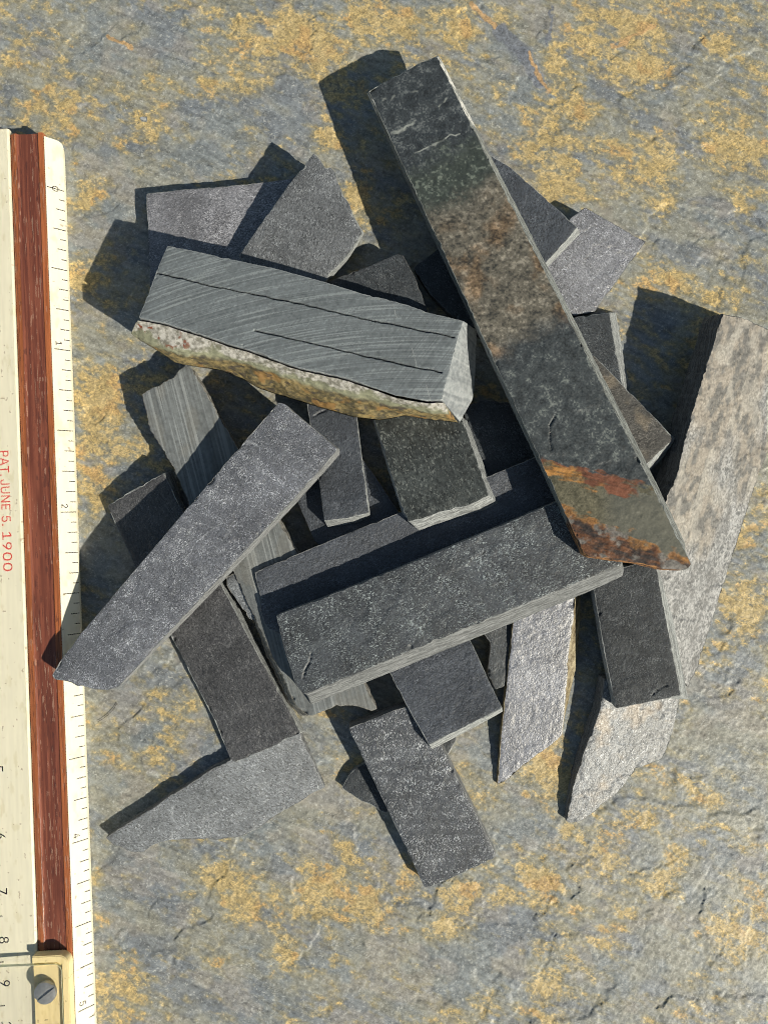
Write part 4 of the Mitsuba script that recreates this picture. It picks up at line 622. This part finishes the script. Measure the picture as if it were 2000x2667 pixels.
# ------------------------------------------------------------------ the slate offcuts
NAMES = {
    'L': ('slate_strip', 'longest dark strip, brown mottled in the middle, with orange rust bands at one end'),
    'T': ('slate_block', 'thick sawn blue grey block with long black cracks and a yellow weathered rind'),
    'S20': ('slate_strip', 'wide black white flecked strip on top of the pile with a light layered lower edge'),
    'S24': ('slate_strip', 'long sparkling grey strip leaning with its chipped tip on the ruler'),
    'S21': ('slate_strip', 'blue black strip half in shadow directly under the wide flecked strip'),
    'S22': ('slate_strip', 'sawn strip with pale parallel saw lines and a ragged top end beside the ruler'),
    'S23': ('slate_strip', 'long brownish strip crossing low under the grey strip touching the ruler'),
    'B': ('slate_chip', 'silvery grey pointed slate lying flat at the lower left, away from the pile'),
    'P2': ('slate_strip', 'white flecked dark rectangle that reaches lowest at the bottom of the pile'),
    'P': ('slate_chip', 'smooth blue black rectangle resting on the white flecked bottom piece'),
    'S18': ('slate_chip', 'small thin dark shard lying flat under the lowest flecked rectangle'),
    'G': ('slate_strip', 'bright sparkling silver grey blade with a curved pointed lower end'),
    'S15': ('slate_chip', 'pale rough silver and tan pointed shard at the lower right'),
    'D': ('slate_strip', 'plain black rectangle with a light right edge, below the rusty end of the long strip'),
    'R': ('slate_strip', 'rough brown and silver weathered slate tapering down at the right border'),
    'S10': ('slate_strip', 'brown tinged slate poking out right of the long strip with a bright cut end'),
    'S9': ('slate_chip', 'small dark speckled slate with a pale upright right edge, beside the long strip'),
    'S8': ('slate_chip', 'sparkling grey square slate lying on the slab at the upper right'),
    'S7': ('slate_strip', 'dark slate behind the long strip with a bright cut end over the sparkling square'),
    'S31': ('slate_chip', 'thin speckled splinter wedged between the brownish strip and the sawn strip'),
    'C': ('slate_chip', 'grey triangular slate standing proud with a peak at the top and a stepped right edge'),
    'A': ('slate_chip', 'grey rectangular slate lying flat at the upper left behind the sawn block'),
    'S4': ('slate_chip', 'very dark pointed slate between the triangular slate and the sawn block'),
    'S5': ('slate_chip', 'black slate in deep shadow under the left edge of the long strip'),
    'Q': ('slate_strip', 'greenish black slate with fine pale veins sticking out under the sawn block'),
    'S27': ('slate_strip', 'narrow dark upright strip with a pale lower end, half shaded, below the sawn block'),
    'S28': ('slate_chip', 'dark slate underneath the narrow upright strip, mostly in shade'),
    'S30': ('slate_chip', 'black slate in the deep gap between the greenish black slate and the long strip'),
    'S14': ('slate_chip', 'black slate in the dark gap left of the bright sparkling blade'),
}
count = {}
for seed, (sid, d) in enumerate(STONES.items()):
    base, lab = NAMES[sid]
    k = count.get(base, 0)
    count[base] = k + 1
    key = base if k == 0 else f'{base}_{k:03d}'
    build_stone(key, d, seed + 1)
    tag(key, lab, 'slate piece', 'slate offcuts heaped on the slab' if base != 'slate_block' else None)
    if sid == 'T':
        # the weathered rind that is splitting off along the lower side
        rr = np.array(RIND)
        s0 = np.linspace(0, len(rr) - 1, 210)
        R4 = np.stack([np.stack([np.interp(s0, np.arange(len(rr)), rr[:, j, q]) for q in range(3)], -1) for j in range(4)], 1)
        sub = []
        for j in range(4):
            a, b = R4[:, j], R4[:, (j + 1) % 4]
            kk = (5, 18, 3, 3)[j]
            for m_ in range(kk):
                w = m_ / kk
                pt = a * (1 - w) + b * w
                if j in (0, 1):
                    h = fb(np_noise, pt[:, 0] * 0.35, pt[:, 1] * 0.35, pt[:, 2] * 0.6, 4) - 0.5
                    g = fb(np_noise, pt[:, 0] * 1.3, pt[:, 1] * 1.3, pt[:, 2] * 1.3, 3) - 0.5
                    bulge = np.sin(np.pi * (m_ + 0.5) / kk) if j == 1 else 0.35
                    pt = pt + np.array([-0.1, -0.75, 0.6]) * (bulge * (1.5 * h + 0.25) + 0.42 * g)[:, None] * (1.0 if j == 1 else 0.6)
                sub.append(pt)
        put(key + '__weathered_rind', loft(list(np.stack(sub, 1))), 'weathered_rind', smooth=50)
        tag(key + '__weathered_rind', 'yellow and white crusted rind')

# ------------------------------------------------------------------ the slide rule
def to_world(m):
    v = np.asarray(m.vertices)
    w = RO + v[:, :1] * RD + v[:, 1:2] * RX + v[:, 2:3] * np.array([0, 0, 1.0])
    return trimesh.Trimesh(w, m.faces, process=False)


def prism(profile, a0, a1, nseg=1):
    pr = np.array(profile, float)
    rings = [np.c_[np.full(len(pr), a), pr] for a in np.linspace(a0, a1, nseg + 1)]
    return loft(rings)

tag('slide_rule', 'mahogany slide rule with cream faces and inch scale along the left border', 'ruler')
stock = [(-0.02, 0.1), (-0.02, 4.36), (-0.10, 4.50), (-0.80, 4.52), (-0.92, 4.42), (-1.05, 4.20), (-2.4, 4.14), (-4.05, 4.20), (-4.20, 4.44), (-4.32, 4.52), (-4.80, 4.50), (-4.92, 4.30), (-5.30, 4.20), (-5.32, 3.2), (-18.0, 3.2), (-18.0, 4.3), (-24.0, 4.3), (-24.0, 0.1)]
put('slide_rule__stock', to_world(prism(stock, -0.55, 268.0)), 'mahogany', smooth=40)
tag('slide_rule__stock', 'reddish mahogany body')
slide = [(-5.42, 3.25), (-5.42, 4.42), (-5.66, 4.64), (-17.7, 4.64), (-17.9, 4.4), (-17.9, 3.25)]
put('slide_rule__slide', to_world(prism(slide, -1.35, 268.0)), 'cream_face', smooth=20)
tag('slide_rule__slide', 'cream middle slide with red lettering')
# bevelled inch scale with a rounded outer corner
rings = []
for a, cut in [(0.0, 0.95), (0.03, 0.70), (0.10, 0.45), (0.25, 0.24), (0.5, 0.09), (0.95, 0.0), (268.0, 0.0)]:
    xo = 2.16 - 0.62 * cut
    rings.append(np.array([[a, 0.0, 0.15], [a, 0.0, 4.30], [a, 0.10, 4.36], [a, xo - 0.06, 4.36 - (xo - 0.16) * 1.02], [a, xo, 4.20 - (xo - 0.06) * 1.02], [a, xo - 0.55, 0.15]]))
put('slide_rule__inch_scale', to_world(loft(rings)), 'cream_edge', smooth=20)
tag('slide_rule__inch_scale', 'bevelled cream edge with inch marks')
BS = np.array([2.10, -2.14])
BS_len = np.linalg.norm(BS)
BN = np.array([2.14, 2.10]) / BS_len
def on_bevel(u, lift):
    """u: mm down the slope from the inner edge"""
    return 0.06 + u * BS[0] / BS_len + lift * BN[0], 4.40 + u * BS[1] / BS_len + lift * BN[1]

def bevel_box(a, u0, u1, w):
    ring = []
    for aa in (a - w / 2, a + w / 2):
        ring.append(np.array([[aa, *on_bevel(u0, -0.05)], [aa, *on_bevel(u1, -0.05)], [aa, *on_bevel(u1, 0.045)], [aa, *on_bevel(u0, 0.045)]]))
    return loft(ring)

def inch(i):
    return np.interp(i, [-1, 0, 1, 2, 4, 5, 12], [-17.9, 8.1, 34.1, 60.0, 111.3, 136.8, 316.0]) if i > 0 else 8.1 + 26.0 * i

nm = 0
for k in range(0, 90):
    a = inch(k / 16)
    ln = 2.5 if k % 16 == 0 or k % 8 == 0 else 2.0 if k % 4 == 0 else 1.45 if k % 2 == 0 else 0.9
    if k == 0:
        ln = 2.75
    key = 'slide_rule__inch_scale__mark' + (f'_{nm:03d}' if nm else '')
    nm += 1
    put(key, to_world(bevel_box(a, 2.98 - ln, 2.98, 0.125)), 'black_ink', smooth=False)

def glyphs(text, height, place, bold=False, thin=1.0):
    m = meshkit.text_mesh(text, height, 0.05, bold)
    v = np.array(m.vertices)
    return trimesh.Trimesh(place(v), m.faces, process=False)

nn = 0
for i in (0, 1, 2, 3, 4, 5):
    def place(v, i=i):
        w = (v[:, 0].max() + v[:, 0].min()) / 2
        x, z = on_bevel(1.05 - 0.0 + 0 * v[:, 1], 0)
        u = 0.55 + (0.5 if i == 0 else 0.15) + v[:, 1]
        px, pz = on_bevel(u, v[:, 2] - 0.005)
        ac = inch(i) - (0.0 if i == 0 else 0.95)
        return np.c_[ac + (v[:, 0] - w), px, pz]
    key = 'slide_rule__inch_scale__numeral' + (f'_{nn:03d}' if nn else '')
    nn += 1
    put(key, to_world(glyphs(str(i) if i else 'O', 0.98, place)), 'black_ink', smooth=False)

# red lettering and the numbers of the slide's own scale
def on_slide(a0, xb, fit=None):
    def place(v):
        v = v - [v[:, 0].min(), 0, 0]
        if fit:
            v = v * [fit / v[:, 0].max(), 1, 1]
        return np.c_[a0 + v[:, 0], xb + v[:, 1], 4.64 + v[:, 2] - 0.025]
    return place

for k, (wd, a0, a1) in enumerate([('PAT.', 50.0, 53.9), ('JUNE', 54.5, 59.2), ('5.', 60.2, 61.7), ('1900', 62.7, 68.8)]):
    put('slide_rule__slide__red_lettering' + (f'_{k:03d}' if k else ''), to_world(glyphs(wd, 1.40, on_slide(a0, -8.52, a1 - a0))), 'red_ink', smooth=False)
for k, (wd, ac) in enumerate([('3', 76.0), ('4', 86.6), ('5', 99.2), ('6', 109.4), ('7', 117.8), ('8', 125.1), ('9', 131.6), ('1', 137.8)]):
    put('slide_rule__slide__scale_number' + (f'_{k:03d}' if k else ''), to_world(glyphs(wd, 1.45, on_slide(ac - 0.48, -11.05))), 'black_ink', smooth=False)

for k, ac in enumerate([121.5, 128.4, 134.9]):
    bx_ = trimesh.creation.box([0.14, 2.2, 0.06])
    bx_.apply_translation([ac, -11.55, 4.655])
    put('slide_rule__slide__mark' + (f'_{k:03d}' if k else ''), to_world(bx_), 'black_ink', smooth=False)

# cursor: ivory end rail, glass, slotted screw
def sec(pts, r):
    c = m3.CrossSection([np.array(pts, float)[::-1]])
    return c.offset(-r, m3.JoinType.Miter).offset(r, m3.JoinType.Round, 2.0, 48)

def man(m):
    q = m.to_mesh()
    return trimesh.Trimesh(q.vert_properties[:, :3], q.tri_verts, process=False)

rail = sec([(127.1, -8.5), (127.1, 0.05), (166.0, 0.05), (166.0, -8.5)], 1.5)
body = m3.Manifold.extrude(rail, 1.55).translate([0, 0, 4.53])
lip = m3.Manifold.extrude(rail.offset(-0.95, m3.JoinType.Round, 2.0, 48), 2.0).translate([0, 0, 5.72])
chamfer = m3.Manifold.extrude(rail.offset(-0.12, m3.JoinType.Round, 2.0, 48), 0.12).translate([0, 0, 6.07])
keep = m3.Manifold.extrude(sec([(120.0, -5.38), (120.0, 3.0), (170.0, 3.0), (170.0, -5.38)], 0.01), 6).translate([0, 0, 3])
rail_m = (body + chamfer - lip) ^ keep
put('slide_rule__cursor', to_world(man(rail_m)), 'old_ivory', smooth=30)
tag('slide_rule__cursor', 'yellowed ivory cursor rail')
g0, g1, gxr, gr = 128.35, 164.7, -1.02, 1.2
outline = [(g1, -24.0), (g0, -24.0), (g0, gxr - gr)] + [(g0 + gr - gr * math.cos(t), gxr - gr + gr * math.sin(t)) for t in np.linspace(0.1, math.pi / 2, 10)] + [(g1, gxr)]
ol = np.array(outline)
pts2, tr2 = ol, np.array([[0, i + 1, i] for i in range(1, len(ol) - 1)])
sheet = trimesh.Trimesh(np.c_[ol, np.full(len(ol), 6.28)], tr2, process=False)
put('slide_rule__cursor__glass', to_world(sheet), 'pane_glass', smooth=False)
tag('slide_rule__cursor__glass', 'clear glass window')
edge_line = ol[1:]
inner = edge_line + np.array([0.0, 0.0])
V, F = [], []
for (a, x) in edge_line:
    V += [[a, x, 5.0 if x < -5.4 else 5.75], [a, x, 6.20]]
q = np.vstack([edge_line[0] + [0.16, 0], edge_line[1:-1] + 0.16 * np.c_[np.where(edge_line[1:-1, 0] < g0 + gr, 1, 0), -np.where(edge_line[1:-1, 1] > gxr - gr, 1, 0)], edge_line[-1] + [0, -0.16]])
nV = len(V)
for (a, x) in q:
    V.append([a, x, 6.27])
for i in range(len(edge_line) - 1):
    F += [[2 * i, 2 * i + 1, 2 * i + 3], [2 * i, 2 * i + 3, 2 * i + 2], [2 * i + 1, nV + i, nV + i + 1], [2 * i + 1, nV + i + 1, 2 * i + 3]]
scene['glass_rim'] = {'type': 'twosided', 'bsdf': scene['glass_rim']}
put('slide_rule__cursor__glass_edge', to_world(trimesh.Trimesh(np.array(V), np.array(F), process=False)), 'glass_rim', smooth=False)
head = m3.Manifold.cylinder(0.75, 1.66, 1.60, 64).translate([0, 0, 6.25]) ^ m3.Manifold.sphere(8.0, 200).translate([0, 0, -1.02])
slot = m3.Manifold.cube([4.4, 0.46, 0.8], True).rotate([0, 0, 125.0]).translate([0, 0, 7.05])
shank = m3.Manifold.cylinder(2.2, 0.9, 0.9, 32).translate([0, 0, 4.3])
put('slide_rule__cursor__screw', to_world(man((head - slot + shank).translate([132.25, -3.40, 0]))), 'screw_steel', smooth=35)
tag('slide_rule__cursor__screw', 'dull slotted steel screw')

# ------------------------------------------------------------------ loose crumbs and a fibre on the slab
def crumb(key, x, y, z, r, seed, bsdf, label, group=None):
    m = trimesh.creation.icosphere(2, r)
    v = np.array(m.vertices)
    v = v * (0.75 + 0.7 * (np_noise(v[:, 0] * 2.2 / r * 0.6 + seed, v[:, 1] * 1.3 / r, v[:, 2] * 1.3 / r) - 0.2))[:, None] * [1.25, 0.9, 0.6]
    v = np.clip(v, [-9, -9, -0.3 * r], [0.95 * r, 0.8 * r, 0.42 * r])
    put(key, (v + [x, y, z], np.array(m.faces)), bsdf, smooth=25)
    tag(key, label, 'stone crumb', group)

for k, (cx_, cy_, r_, mat_, lab_) in enumerate(CRUMBS):
    crumb('stone_crumb' + (f'_{k:03d}' if k else ''), cx_, cy_, 0.12, r_, 3.0 * k, mat_, lab_, 'loose crumbs on the slab')
hp = np.array(HAIR)
tt = np.linspace(0, len(hp) - 1, 24)
hc = np.c_[[np.interp(tt, np.arange(len(hp)), hp[:, q]) for q in (0, 1)]].T
hc = soften(hc, 0)
hr = []
for i in range(len(hc)):
    d_ = hc[min(i + 1, len(hc) - 1)] - hc[max(i - 1, 0)]
    nn_ = np.array([-d_[1], d_[0]]) / np.linalg.norm(d_)
    hr.append(np.array([[*(hc[i] + nn_ * 0.035 * math.cos(a_)), 0.26 + 0.035 * math.sin(a_)] for a_ in np.linspace(0, 2 * math.pi, 7)[:-1]]))
put('hair', loft(hr), 'black_ink', smooth=True)
tag('hair', 'short dark curved hair on the slab between the ruler and the brownish strip', 'hair')
